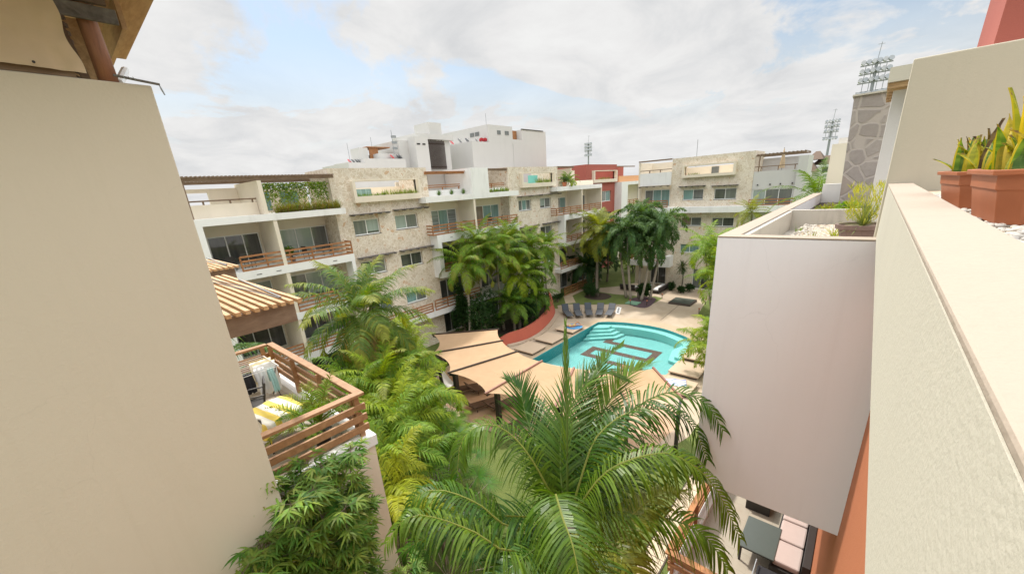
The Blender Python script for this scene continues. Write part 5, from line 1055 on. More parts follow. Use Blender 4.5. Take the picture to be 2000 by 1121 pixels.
def frond(mb, curve, rr, key, leafl=.5, leafw=.018, n_=46, start=.18, hang=.6, vup=.15, fwd=.75, jit=.16, seg=3, rach=.016, plumose=False, dens=1, tipkey=None, rcol=None):
    pts, L_ = catmull(curve, n_); rc = rcol or shade_of('yel', rr); mb.tube(pts[::max(1, n_//14)]+[pts[-1]], [rach*(1-.85*i/(len(pts[::max(1, n_//14)]))) for i in range(len(pts[::max(1, n_//14)])+1)], 5, rc)
    k1 = rr.random()
    for i in range(int(n_*start), n_+1):
        t_ = i/n_; p = pts[i]; T = (pts[min(n_, i+1)]-pts[max(0, i-1)]).normalized(); side = T.cross(UP)
        if side.length < .12: side = T.cross(Vector((.5, .8, 0)))
        side.normalize(); nrm = side.cross(T).normalized(); u = (t_-start)/(1-start)
        prof = (math.sin(math.pi*min(1, .22+.78*u*.98)))**.55 if u < 1 else .3; prof = max(.28, prof*(1-.25*u))
        for s_ in (-1, 1):
            for q_ in range(dens):
                if rr.random() < .03: continue
                a = vup+rr.uniform(-jit, jit)*1.2+(rr.uniform(-1.1, 1.1) if plumose else 0)
                d = side*s_*math.cos(a)+nrm*math.sin(a)+T*(fwd*(.6+.8*u)+rr.uniform(-jit, jit)); d.normalize()
                w_dir = T.cross(d).cross(d); w_dir = (T-d*T.dot(d)); w_dir = w_dir.normalized() if w_dir.length > .05 else nrm
                kk = tipkey if (tipkey and (u > .75 or rr.random() < .15)) else key
                leaflet(mb, p+T*rr.uniform(-.01, .01), d, leafl*prof*rr.uniform(.85, 1.1), leafw*rr.uniform(.8, 1.15), hang*rr.uniform(.7, 1.3), w_dir, shade_of(kk, rr, min(1, max(0, k1+rr.uniform(-.3, .3)))), seg)
def auto_curve(c, az, el, L_, bend, rr, side=.12):
    n_ = 7; p = Vector(c); pts = [p.copy()]; e = el; a = az; da = rr.uniform(-side, side)
    for i in range(n_):
        e -= bend/n_*(.5+1.0*i/n_); a += da/n_; p = p+Vector((math.cos(e)*math.cos(a), math.cos(e)*math.sin(a), math.sin(e)))*(L_/n_); pts.append(p.copy())
    return pts
def trunk(root, base, top, r0_, r1_, mt='trunk', name='trunk', bow=.2, rr=rnd):
    base, top = Vector(base), Vector(top); b = MB(); n_ = 16; pts = []; rad = []; off = Vector((rr.uniform(-bow, bow), rr.uniform(-bow, bow), 0))
    for i in range(n_+1):
        t_ = i/n_; pts.append(base.lerp(top, t_)+off*math.sin(math.pi*t_)); rad.append((r0_*(1-t_)+r1_*t_)*(1+.35*max(0, .12-t_)/.12)*(1+.04*(i % 2)))
    b.tube(pts, rad, 9); return b.build(name, mt, root, smooth=True)
def palm(base, h, label, n_=18, L_=3.2, key='coco', seed=1, el=(1.35, -.35), bend=(1.1, 1.7), leafl=.6, leafw=.02, nl=46, hang=.7, lean=(0, 0), r_=.13, group='palm trees around the pool garden', extra=(), kind='palm_tree', tr='trunk', vup=.1, cat='palm tree', seg=3, tips=None, old=None, plumose=False, fwd=.75, dens=1, crownshaft=False):
    rr = random.Random(seed); x, y, z = base; o = thing(kind, base, label, cat, group); C = Vector((x+lean[0], y+lean[1], z+h)); trunk(o, base, C, r_*1.25, r_*.8, tr, rr=rr)
    if crownshaft: b = MB(); b.tube([C+Vector((0, 0, -.7)), C+Vector((0, 0, -.2)), C+Vector((0, 0, .15))], [r_*.85, r_*.8, r_*.5], 8, shade_of('areca', rr)); b.build('crownshaft', 'leafm', o, smooth=True)
    b = MB()
    for i in range(n_):
        t_ = i/max(1, n_-1); az = i*2.39996+rr.uniform(-.25, .25); e = el[0]*(1-t_)+el[1]*t_+rr.uniform(-.1, .1); bd = bend[0]*(1-t_)+bend[1]*t_+rr.uniform(-.15, .15)
        k_ = key if not (old and t_ > .86) else old
        frond(b, auto_curve(C, az, e, L_*rr.uniform(.82, 1.08)*(1 if t_ > .1 else .8), bd, rr), rr, k_, leafl, leafw, nl, .16, hang*(1 if k_ != 'dead' else 1.6), vup, fwd, seg=seg, tipkey=tips, plumose=plumose, dens=dens)
    for cv, k_ in extra: frond(b, cv, rr, k_, leafl, leafw, nl, .16, hang, vup, fwd, seg=seg)
    b.build('crown', 'leaf', o); return o
def areca(base, stems, hs, label, seed, L_=1.9, key='areca', spread=.6, leafl=.42, leafw=.014, nf=7, group='clumping cane palms', nl=34, bend=(1.1, 2.3), el=(1.35, .1), r_=.045, tips=None, hang=.75, cat='palm tree', vup=.45, kind='cane_palm'):
    rr = random.Random(seed); o = thing(kind, base, label, cat, group); b = MB(); tb = []
    if L_ > 1.5: nf += 1; leafl *= 1.6; leafw *= 1.35; hang = 1.35; vup = .25; nl = int(nl*.82)
    for s_ in range(stems):
        a = s_*2.4+rr.uniform(-.4, .4); h = rr.uniform(*hs); sp = spread*math.sqrt((s_+.5)/stems); C = Vector((base[0]+math.cos(a)*sp*1.5, base[1]+math.sin(a)*sp*1.5, base[2]+h)); trunk(o, (base[0]+math.cos(a)*sp*.4, base[1]+math.sin(a)*sp*.4, base[2]), C, r_*1.2, r_*.8, 'pale_trunk', 'stem', .08, rr)
        for i in range(nf):
            t_ = i/max(1, nf-1); az = i*2.4+rr.uniform(-.3, .3)+s_; e = el[0]*(1-t_)+el[1]*t_; frond(b, auto_curve(C, az, e, L_*rr.uniform(.8, 1.1), bend[0]*(1-t_)+bend[1]*t_, rr, .3), rr, key, leafl, leafw, nl, .2, hang, vup, .7, tipkey=tips if rr.random() < .6 else None)
    b.build('crown', 'leaf', o); return o
def shrub(base, rx, ry, h, label, seed, n_=900, lf=(.09, .03), key='dark', cat='shrub', group='shrubs in the garden beds', lobes=6, kind='shrub', whorl=1):
    rr = random.Random(seed); o = thing(kind, base, label, cat, group); b = MB(); tb = MB(); L0 = []
    for k in range(lobes):
        a = rr.uniform(0, 6.28); d = rr.uniform(.1, .75); c = Vector((base[0]+rx*d*math.cos(a), base[1]+ry*d*math.sin(a), base[2]+h*rr.uniform(.35, .82))); rd = rr.uniform(.28, .5); L0.append((c, Vector((rx*rd*1.2, ry*rd*1.2, h*rd*.62)))); mid = Vector((base[0], base[1], base[2]+h*.2)); tb.tube([Vector(base)+Vector((rr.uniform(-.05, .05), rr.uniform(-.05, .05), 0)), mid+(c-mid)*.4, c], [.03, .022, .01], 5)
    tb.build('stems', 'bark', o)
    for i in range(n_):
        c, rd = L0[i % len(L0)]; v = Vector((rr.gauss(0, 1), rr.gauss(0, 1), rr.gauss(0, 1))).normalized(); f_ = rr.uniform(.45, 1.05)
        p = c+Vector((v.x*rd.x, v.y*rd.y, v.z*rd.z))*f_
        if p.z < base[2]+.03: continue
        colr = shade_of(key, rr)
        for w_ in range(whorl):
            ax = Vector((v.x*.7+rr.gauss(0, .55), v.y*.7+rr.gauss(0, .55), v.z*.4+.15+rr.gauss(0, .4))).normalized(); sd_ = ax.cross(Vector((rr.gauss(0, 1), rr.gauss(0, 1), rr.gauss(0, 1)))).normalized()
            leaflet(b, p, ax, lf[0]*rr.uniform(.7, 1.3), lf[1], .5, sd_, tuple(x_*rr.uniform(.85, 1.15) for x_ in colr), 2)
    b.build('foliage', 'leaf', o); return o
# ---- hero coconut palm in the foreground
FR = {1: [(3.43, 2.51, 8.93), (3.46, 2.95, 9.41), (3.37, 3.31, 9.79), (3.12, 3.51, 9.96), (2.82, 3.63, 9.84), (2.61, 3.54, 9.51)],
2: [(3.31, 2.47, 8.91), (2.76, 2.76, 8.92), (2.51, 3.08, 9.31), (2.22, 3.43, 9.54), (1.95, 3.62, 9.49), (1.79, 3.55, 9.14)],
3: [(3.17, 2.41, 8.80), (2.52, 2.55, 8.90), (2.25, 2.85, 9.21), (1.94, 3.17, 9.49), (1.69, 3.34, 9.59), (1.42, 3.38, 9.42)],
4: [(3.29, 2.37, 8.98), (3.18, 2.36, 9.36), (2.90, 2.06, 9.38), (2.69, 1.79, 9.33), (2.41, 1.49, 9.05)],
5: [(3.40, 2.17, 8.50), (3.37, 1.89, 8.51), (3.94, 1.72, 8.78), (4.46, 1.52, 8.91), (4.79, 1.28, 8.83)],
6: [(3.60, 2.42, 8.81), (4.00, 2.40, 9.35), (4.27, 2.38, 9.60), (4.71, 2.17, 9.81), (5.04, 1.77, 9.86), (5.18, 1.40, 9.68), (5.05, 1.12, 9.28)],
7: [(3.51, 2.32, 8.75), (3.88, 2.07, 9.35), (4.29, 1.59, 9.63), (4.45, 1.26, 9.60), (4.52, 0.89, 9.33), (4.40, 0.52, 8.83)],
8: [(3.51, 2.48, 8.75), (3.78, 2.70, 9.15), (4.19, 2.93, 9.57), (4.59, 2.95, 9.86), (5.03, 2.78, 10.16), (5.27, 2.43, 10.01)],
9: [(3.54, 2.44, 8.74), (3.74, 2.56, 9.41), (4.16, 2.83, 10.25), (4.48, 3.04, 11.05)],
10: [(3.51, 2.48, 8.75), (3.78, 3.02, 9.17), (4.06, 3.52, 9.53), (4.25, 3.81, 9.90), (4.23, 4.06, 10.03)],
11: [(3.56, 2.42, 8.74), (4.20, 2.58, 9.20), (4.91, 2.63, 9.61), (5.47, 2.52, 9.99), (5.86, 2.31, 10.12)],
12: [(3.58, 2.38, 8.70), (4.27, 2.11, 8.74), (4.96, 1.80, 8.99), (5.2, 1.45, 9.10), (5.15, 1.2, 8.86)],
13: [(3.33, 2.26, 8.85), (3.47, 1.69, 8.64), (3.39, 1.38, 8.49), (3.28, 1.19, 8.18)],
16: [(3.56,2.42,8.74),(4.08,2.63,9.34),(4.72,2.80,9.83),(5.20,2.81,10.29),(5.55,2.67,10.47)],
18: [(3.47,2.38,8.75),(3.85,1.97,8.78),(4.21,1.41,8.76),(4.33,0.93,8.70),(4.24,0.58,8.44)],
19: [(3.56,2.42,8.74),(4.20,2.36,9.39),(4.78,2.11,9.85),(5.13,1.70,10.12),(5.21,1.27,10.06),(5.12,0.99,9.77)],
14: [(3.27, 2.32, 8.86), (2.52, 2.39, 8.89), (2.10, 2.50, 8.82), (1.77, 2.50, 8.72)]}
hp = thing('coconut_palm', (3.3, 2.6, 0), 'large dark green coconut palm filling the foreground with arching fronds', 'palm tree')
trunk(hp, (3.3, 2.6, 0), (3.48, 2.42, 8.6), .17, .12); rr = random.Random(42)
for k, cv in FR.items():
    b = MB(); big = {9: .5, 16: .5, 15: .65}.get(k, .82)
    cv = [Vector((3.5, 2.42, 8.55))]+[Vector(c) for c in cv[1:]] if k != 4 else [Vector(c) for c in cv]
    frond(b, cv, rr, 'yel' if k in (5, 13) else 'coco', big if k not in (1, 2, 3) else .72,   .0145 if k != 9 else .012, 78 if k != 9 else 22, .12 if k != 9 else .35, {4: 1.5, 5: 1.5, 9: .03, 6: 1.5, 19: .9, 7: 1.9, 10: .22, 11: .3, 8: .45, 15: .15, 16: .2, 2: 1.7, 3: 1.7, 1: 1.5}.get(k, 1.2), {10: .5, 11: .5, 8: .35, 15: .5, 16: .5}.get(k, .2), (.6 if k not in (8, 10, 11, 15, 16) else 1.3) if k not in (9,) else 6.0, .14, 6, .021, rcol=(.30, .33, .08) if k in (1, 2, 3, 4, 5, 6, 7) else (.13, .20, .04))
    b.build('frond', 'leafg', hp)
for k in range(4):
    b = MB(); cv = auto_curve((3.5, 2.42, 8.55), .9+k*1.6, .95-.3*(k % 4), 2.3, 1.1, rr); 
    if max(p.x for p in cv) > 5.1: continue
    frond(b, cv, rr, 'coco', .75, .016, 52, .12, .9, .2, .85, .12, seg=5); b.build('frond', 'leafg', hp)
b = MB()
for k in range(7): 
    a = k*.9; b.ellip((3.5+.17*math.cos(a), 2.42+.17*math.sin(a), 8.38-.05*(k % 2)), (.085, .085, .11), 10, 8)
b.build('coconuts', M['green_cover'], hp, smooth=True)
# ---- bamboo by the left terrace
def bamboo(base, n_, h, spread, label, seed, culm_r=.012, twigs=26):
    rr = random.Random(seed); o = thing('bamboo_clump', base, label, 'bamboo'); cb = MB(); b = MB()
    for s_ in range(n_):
        a = rr.uniform(0, 6.28); d = spread*math.sqrt(rr.random()); hh = h*rr.uniform(.78, 1.0); dx, dy = math.cos(a)*d, math.sin(a)*d
        pts = [Vector((base[0]+dx*.3, base[1]+dy*.3, base[2])), Vector((base[0]+dx*.6, base[1]+dy*.6, base[2]+hh*.5)), Vector((base[0]+dx, base[1]+dy, base[2]+hh*.85)), Vector((base[0]+dx*1.35, base[1]+dy*1.35, base[2]+hh))]
        sp = smoothpoly3(pts, 6); cb.tube(sp, [culm_r*(1-.7*i/len(sp)) for i in range(len(sp))], 6)
        for t_ in range(twigs):
            u = .42+.58*((t_+rr.random())/twigs); p = sp[min(len(sp)-1, int(u*(len(sp)-1)))]; az = rr.uniform(0, 6.28); td = Vector((math.cos(az), math.sin(az), rr.uniform(-.1, .5))).normalized(); tl = rr.uniform(.12, .36)*(1.15-.5*u)
            e = p+td*tl; cb.tube([p, p+td*tl*.6, e], [.004, .003, .002], 4)
            for q_ in range(2):
                c0 = p+td*tl*(.55+.45*q_); n2 = rr.randint(5, 8); tint = shade_of('bam', rr)
                for w_ in range(n2):
                    aa = az+(w_/(n2-1)-.5)*2.6; dd = Vector((math.cos(aa), math.sin(aa), rr.uniform(-.35, .25)+.1)).normalized(); sdv = dd.cross(UP).normalized(); sdv = (sdv+UP*rr.uniform(-.4, .4)).normalized()
                    leaflet(b, c0, dd, rr.uniform(.15, .25), .0165, .55, sdv, tuple(x_*rr.uniform(.85, 1.2) for x_ in tint), 3)
    cb.build('culms', 'bark', o); b.build('foliage', 'leaf', o); return o
GREENS['bam'] = ((.08, .21, .025), (.36, .48, .09))
bamboo((1.42, 5.3, 4.0), 14, 5.6, .5, 'bushy bamboo with narrow fanned leaves against the left terrace wall', 3, twigs=40)
bamboo((.82, 5.0, 3.5), 7, 5.7, .5, 'lower dark bamboo clump spreading left over the tan wall', 13, twigs=34)
bamboo((2.25, 5.2, 2.5), 7, 4.2, .45, 'small bamboo clump at the foot of the terrace wall corner', 6, twigs=30)
# ---- palms
palm((8.7, 17.6, 0), 7.7, 'tall coconut palm left of centre in front of the balconies', 32, 4.0, 'coco2', 11, (1.45, -.6), (.9, 1.7), 1.1, .03, 62, 1.0, (.05, .1), .14, tips='yel', old='dead')
palm((41.1, 23.2, 0), 7.9, 'coconut palm beside the far lawn left of the clustered palms', 30, 4.2, 'yel', 23, (1.4, -.6), (.9, 1.7), 1.15, .045, 50, .8, (.9, .3), .15)
palm((7.3, 14.3, 0), 5.6, 'young lime green palm with broad upright fronds behind the terrace railing', 12, 3.0, 'lime', 31, (1.4, .3), (.9, 1.5), .55, .026, 44, .6, (0, 0), .09, tips='yel')
# clustered foxtail palms
for k, (x, y, h, t_) in enumerate(((42.6, 18.6, 9.4, 'tallest foxtail palm at the back of the mulch bed cluster'), (41.6, 19.1, 8.0, 'foxtail palm at the front of the mulch bed cluster'), (42.7, 17.3, 8.6, 'foxtail palm on the right side of the mulch bed cluster'), (42.2, 19.9, 7.2, 'lower foxtail palm on the left side of the mulch bed cluster'), (41.8, 17.9, 6.4, 'shortest foxtail palm in the mulch bed cluster'))):
    palm((x, y, 0), h, t_, 22, 3.5, 'fox', 50+k, (1.3, -.5), (1.5, 2.3), .75, .042, 40, .9, ((.5, -.3, .3, -.5, .5)[k], (.2, .5, -.8, .8, -.5)[k]), .12, 'foxtail palms clustered in the mulch bed', kind='foxtail_palm', tr='pale_trunk', plumose=True, crownshaft=True, dens=2)
# garden bed palms in front of the facade behind the red wall
for k, (x, y, h, L_, key, t_) in enumerate(((21.8, 25.2, 7.2, 2.8, 'areca', 'leftmost feathery palm of the bed, against the white boxed balcony'), (23.9, 25.3, 8.6, 3.0, 'areca', 'tallest feathery palm of the bed behind the red wall'), (26.2, 25.0, 7.4, 3.0, 'areca', 'tall feathery palm right of the tallest one in the bed'), (28.3, 25.6, 8.2, 3.1, 'areca', 'tall feathery palm whose crown reaches the second floor balcony'), (31.0, 25.3, 7.2, 2.9, 'areca', 'feathery palm in the middle of the bed behind the red wall'), (30.4, 24.2, 5.4, 2.6, 'coco', 'darker palm just behind the top of the red wall'), (34.3, 25.5, 6.8, 2.8, 'areca', 'rightmost feathery palm of the bed behind the red wall'), (27.4, 24.0, 5.2, 2.8, 'lime', 'yellow-green palm with a drooping golden frond in the bed'))):
    palm((x, y, 0), h, t_, 22, L_*1.2, key, 70+k, (1.45, -.25), (1.0, 2.0), .85, .032, 50, 1.1, (rnd.uniform(-.3, .3), 0), .10, 'feathery palms in the bed behind the red wall', kind='feather_palm', tips='yel' if key == 'areca' else None, tr='pale_trunk')
# fan palm / screw palm look (broad dark)
palm((26.0, 23.4, 0), 3.0, 'low dark spreading palm at the foot of the tall feathery palms', 24, 2.6, 'coco', 91, (1.4, -.4), (.8, 1.6), .8, .032, 36, .9, (0, 0), .10)
palm((29.3, 23.3, 0), 3.2, 'low drooping palm close behind the red wall', 24, 2.6, 'coco', 92, (1.4, -.4), (.8, 1.7), .8, .032, 34, .9, (0, 0), .09)
shrub((22.8, 24.4, 0), 2.0, 1.4, 4.6, 'glossy dark green umbrella shrub at the left of the bed behind the red wall', 5, 1500, (.22, .05), 'dark', whorl=3, lobes=9)
shrub((27.6, 23.3, 0), 1.5, 1.0, 3.6, 'rounded umbrella shrub between the palms behind the red wall', 6, 1100, (.2, .045), 'dark', whorl=3, lobes=8)
shrub((22.3, 26.3, 0), 1.1, .8, 5.6, 'tall umbrella shrub against the white boxed balcony', 7, 1100, (.24, .055), 'dark', whorl=3, lobes=8)
shrub((31.8, 24.4, 0), 1.5, .9, 3.2, 'dark shrub beside the rising end of the red wall', 8, 800, (.16, .04), 'dark', whorl=2)
shrub((25.0, 22.6, 0), 1.4, .5, .7, 'low clipped green shrub along the inner side of the red wall', 9, 900, (.10, .03), 'areca', whorl=2)
shrub((23.3, 22.9, 0), .7, .5, .8, 'small rounded shrub at the left tip of the red wall', 10, 600, (.09, .03), 'dark', whorl=2)
shrub((36.8, 26.0, 0), 1.6, .5, 1.1, 'clipped hedge beside the stepping path', 12, 1200, (.09, .03), 'dark', whorl=2)
shrub((40.5, 23.9, 0), 1.2, 1.2, 1.5, 'mixed shrub around the base of the far coconut palm', 14, 900, (.3, .03), 'dark', whorl=2)
shrub((42.6, 18.1, 0), .9, .9, 1.7, 'broad-leaved shrub under the clustered palms', 15, 500, (.4, .08), 'dark', whorl=2)
for k, (x, y, h, t_) in enumerate(((46.0, 27.3, 3.6, 'dark palm behind the far lawn, left'), (48.5, 25.8, 4.6, 'dark palm behind the far lawn, right'), (44.0, 26.8, 3.0, 'low dark palm at the back of the stepping path'))): palm((x, y, 0), h, t_, 24, 3.6, 'dark', 100+k, (1.4, -.4), (.9, 1.6), 1.0, .05, 40, .8, (0, 0), .11)
shrub((52, 30, 0), 3.0, 3.0, 6.5, 'large dark tree mass filling the gap between the two blocks', 17, 2600, (.35, .10), 'dark', cat='tree', lobes=12, whorl=2, kind='broadleaf_tree', group=None); shrub((55, 25, 0), 2.6, 2.6, 5.2, 'bright green tree beyond the lawn between the blocks', 18, 1800, (.3, .09), 'areca', cat='tree', lobes=10, whorl=2, kind='broadleaf_tree', group=None)
# small palm and potted plants by the far wing
palm((47.9, 15.6, 0), 2.9, 'small spiky palm standing against the far stone wall', 30, 1.0, 'dark', 111, (1.5, -1.0), (.3, .9), .28, .015, 18, .6, (0, 0), .07, cat='palm tree')
for k, (x, y, h, t_) in enumerate(((47.6, 16.6, 1.0, 'leafy plant beside the small spiky palm, nearest the sofa'), (46.9, 15.3, .8, 'leafy plant in front of the small spiky palm'), (47.9, 14.6, 1.1, 'leafy plant right of the small spiky palm'))): shrub((x, y, 0), .5, .5, h, t_, 120+k, 260, (.28, .045), 'dark', group='plants at the foot of the far wall', whorl=2, lobes=4)
# right side palms
areca((40.3, 9.6, 0), 7, (4.6, 7.4), 'tall lime green cane palm clump at the right edge behind the mauve box', 130, 3.2, 'areca', 1.1, .6, .022, 9, nl=44, tips='lime', r_=.07)
areca((37.4, 8.3, 0), 5, (3.4, 5.6), 'cane palm clump just in front of the taller one at right', 131, 3.0, 'lime', .9, .55, .022, 8, nl=40, tips='lime', r_=.06)
areca((26.9, 5.9, 0), 7, (2.0, 3.4), 'drooping yellow-green cane palm overhanging the right platforms', 132, 2.2, 'lime', .9, .5, .018, 9, nl=44, tips='lime', r_=.05)
areca((33.5, 5.9, 0), 5, (1.6, 2.8), 'cane palm between the right platforms and the mauve box', 133, 2.0, 'areca', .8, .45, .018, 8, nl=36, r_=.05)
palm((44.9, 8.2, 0), 9.4, 'tall thin-leaved palm in front of the far wing windows', 20, 2.3, 'yel', 140, (1.4, -.5), (.9, 1.7), .55, .02, 36, .7, (0, .3), .10)
palm((24.5, 2.0, 6.5), 5.2, 'palm crown showing above the roof planter wall', 16, 2.6, 'coco', 142, (1.4, -.2), (.9, 1.5), .5, .02, 36, .7, (0, 0), .1)
# left foreground thicket
areca((6.5, 12.9, 0), 9, (3.4, 5.6), 'dense lime green cane palm thicket beside the canopy', 150, 2.3, 'lime', 1.2, .45, .018, 9, nl=46, tips='lime', r_=.05)
areca((5.1, 10.9, 0), 8, (3.4, 5.4), 'green cane palm close to the terrace railing', 151, 2.2, 'areca', .8, .42, .018, 9, nl=46, tips='lime', r_=.05)
areca((8.9, 16.2, 0), 9, (3.2, 5.4), 'feathery cane palm clump behind the railing palm', 152, 2.3, 'areca', .9, .42, .018, 9, nl=44, tips='lime', r_=.05)
areca((10.2, 18.6, 0), 9, (3.2, 5.2), 'lime cane palm clump left of the canopy posts', 153, 2.1, 'lime', .9, .42, .018, 8, nl=42, r_=.05)
areca((3.9, 8.9, 0), 4, (4.2, 5.4), 'yellow frond palm hugging the outside of the terrace railing', 154, 2.4, 'gold', .5, .42, .018, 5, nl=52, r_=.05)
areca((11.6, 21.8, 0), 8, (3.0, 5.0), 'lime cane palm clump at the far left corner of the canopy', 155, 2.3, 'lime', 1.1, .5, .022, 8, nl=42, r_=.05)
areca((7.0, 16.6, 0), 8, (3.0, 5.0), 'cane palm clump at the foot of the tall coconut palm', 156, 2.5, 'areca', 1.2, .5, .02, 8, nl=44, tips='lime', r_=.05)
def fanpalm(base, n_, label, seed, key='fan', R_=.75, h=1.6, group='fan palms below the thicket'):
    rr = random.Random(seed); o = thing('fan_palm', base, label, 'palm tree', group); b = MB(); sb = MB(); trunk(o, base, (base[0], base[1], base[2]+h*.55), .09, .07, rr=rr)
    C = Vector((base[0], base[1], base[2]+h*.55))
    for i in range(n_):
        az = i*2.4; e = 1.25-1.3*i/n_; pt = rr.uniform(.7, 1.15)*h*.6; d = Vector((math.cos(e)*math.cos(az), math.cos(e)*math.sin(az), math.sin(e))); c = C+d*pt; sb.tube([C, C.lerp(c, .5)+Vector((0, 0, .05)), c], .012, 5)
        ref = (d+Vector((0, 0, -.45))).normalized(); s_ = ref.cross(UP).normalized(); nn = s_.cross(ref); k2 = 26; tint = shade_of(key, rr)
        for q_ in range(k2):
            a = (q_/(k2-1)-.5)*4.6; dd = (ref*math.cos(a)+s_*math.sin(a)+nn*.15).normalized(); wd = (-ref*math.sin(a)+s_*math.cos(a)); leaflet(b, c, dd, R_*rr.uniform(.85, 1.05)*(1-.15*abs(a)/2.3), .026, .45, wd, tuple(x_*rr.uniform(.8, 1.2) for x_ in tint), 4)
    sb.build('leaf_stalks', 'pale_trunk', o); b.build('crown', 'leaf', o)
fanpalm((6.0, 9.4, 0), 20, 'dark green fan palm at the foot of the railing cane palm', 160, h=3.4); fanpalm((7.7, 11.3, 0), 20, 'fan palm with pleated leaves left of the foreground lawn', 161, h=3.0); fanpalm((9.2, 13.6, 0), 18, 'brighter fan palm nearest the canopy terrace edge', 162, 'areca', h=2.6); fanpalm((5.0, 8.0, 0), 18, 'fan palm low against the terrace wall corner', 163, h=3.0)
fanpalm((11.6, 15.9, 0), 14, 'small fan palm at the curved edge of the canopy terrace', 164, 'areca', .6, 1.8)
shrub((13.2, 9.9, 0), 1.6, 1.2, 1.6, 'fresh green leafy shrub in front of the canopy terrace', 165, 1500, (.14, .04), 'areca', whorl=2, lobes=9); shrub((15.0, 7.8, 0), 1.5, 1.2, 2.0, 'tall bright shrub between the big palm and the canopy', 166, 2200, (.2, .05), 'areca', whorl=2, lobes=10); shrub((12.6, 7.0, 0), 1.5, 1.2, 2.0, 'light green shrub behind the big coconut palm', 167, 1500, (.16, .045), 'lime', whorl=2, lobes=8)
# hidden palm left below the pergola: big horizontal fronds
palm((1.0, 14.0, 5.62), 3.0, 'dark palm whose long fronds spread below the far pergola', 16, 3.0, 'coco', 170, (1.0, -.2), (1.1, 1.7), .8, .02, 56, 1.0, (.6, 0), .12)
# potted areca on the terrace
def pot(x, y, z, r_, h, mt, label, cat='plant pot'):
    b = MB(); b.lathe((x, y, z), [(r_*.7, 0), (r_*.92, h*.8), (r_*1.06, h*.84), (r_*1.08, h), (r_*.95, h), (r_*.93, h*.9), (0.01, h*.9)], 18); return tag(b.build('plant_pot', mt, smooth=False), label, cat, 'round plant pots')
pot(2.15, 6.85, 8.8, .17, .3, 'blackpot', 'black round pot in the near corner of the tiled terrace')
areca((2.15, 6.85, 9.05), 3, (.12, .3), 'small potted palm in the corner of the tiled terrace', 171, .85, 'areca', .06, .24, .009, 7, nl=30, el=(1.3, .5), bend=(.6, 1.2), r_=.012, tips='yel', group='potted palms', cat='potted plant', kind='potted_palm')
# pot on roof planter with yucca
pot(6.45, .02, 12.03, .25, .30, 'brownpot', 'large mauve-brown pot on the gravel of the roof planter')
o = thing('yucca', (6.45, .02, 12.3), 'spiky grey-green yucca with yellow flower stalks in the brown pot', 'plant'); b = MB(); rr = random.Random(77)
for i in range(90):
    az = rr.uniform(0, 6.28); e = rr.uniform(-.1, 1.5); d = Vector((math.cos(e)*math.cos(az), math.cos(e)*math.sin(az), math.sin(e))); leaflet(b, Vector((6.45, .02, 12.30)), d, rr.uniform(.22, .40), .009, .35, d.cross(UP).normalized(), rr.choice([(.25, .30, .12), (.34, .36, .14), (.18, .24, .10)]), 4)
for i in range(520):
    a = rr.uniform(0, 6.28); r2 = .17*math.sqrt(rr.random()); hh = rr.uniform(.12, .52); leaflet(b, Vector((6.45+r2*math.cos(a)-.02, .04+r2*math.sin(a), 12.25+hh)), Vector((rr.gauss(0, .4), rr.gauss(0, .4), 1)), .07, .004, .2, Vector((math.cos(a), math.sin(a), 0)), rr.choice([(.42, .42, .05), (.50, .46, .06), (.30, .34, .06)]), 2)
b.build('leaves', 'leafm', o)
def tuft(x, y, z, h, n_, key, label, seed, w=.004, cat='plant', group='weeds in the roof planter'):
    rr = random.Random(seed); b = MB()
    for i in range(n_):
        a = rr.uniform(0, 6.28); e = rr.uniform(.5, 1.5); d = Vector((math.cos(e)*math.cos(a), math.cos(e)*math.sin(a), math.sin(e))); leaflet(b, Vector((x+rr.uniform(-.04, .04), y+rr.uniform(-.04, .04), z)), d, h*rr.uniform(.5, 1.1), w, .5, d.cross(UP).normalized(), shade_of(key, rr), 3)
    return tag(b.build('grass_tuft', 'leafm'), label, cat, group)
tuft(6.15, .33, 12.03, .16, 26, 'yel', 'thin dry weed on the gravel just left of the brown pot', 1); tuft(7.2, .55, 12.03, .14, 24, 'yel', 'yellowish weed at the middle of the gravel', 2); tuft(6.6, .9, 12.0, .10, 26, 'areca', 'green weed near the left side of the gravel', 3); tuft(8.3, .85, 12.0, .14, 20, 'areca', 'weed in the stained back corner of the gravel', 4); tuft(7.4, .3, 12.03, .3, 30, 'gold', 'tall yellow weed behind the brown pot', 5, .005)
shrub((10.3, .25, 12.03), .35, .3, .35, 'bright green small plant in the far planter trough', 180, 220, (.09, .02), 'areca', group=None, lobes=4, cat='plant'); shrub((11.5, .7, 12.03), .9, .35, .16, 'scruffy brown and green ground plants in the far planter trough', 181, 260, (.07, .02), 'yel', group=None, lobes=8, cat='plant')
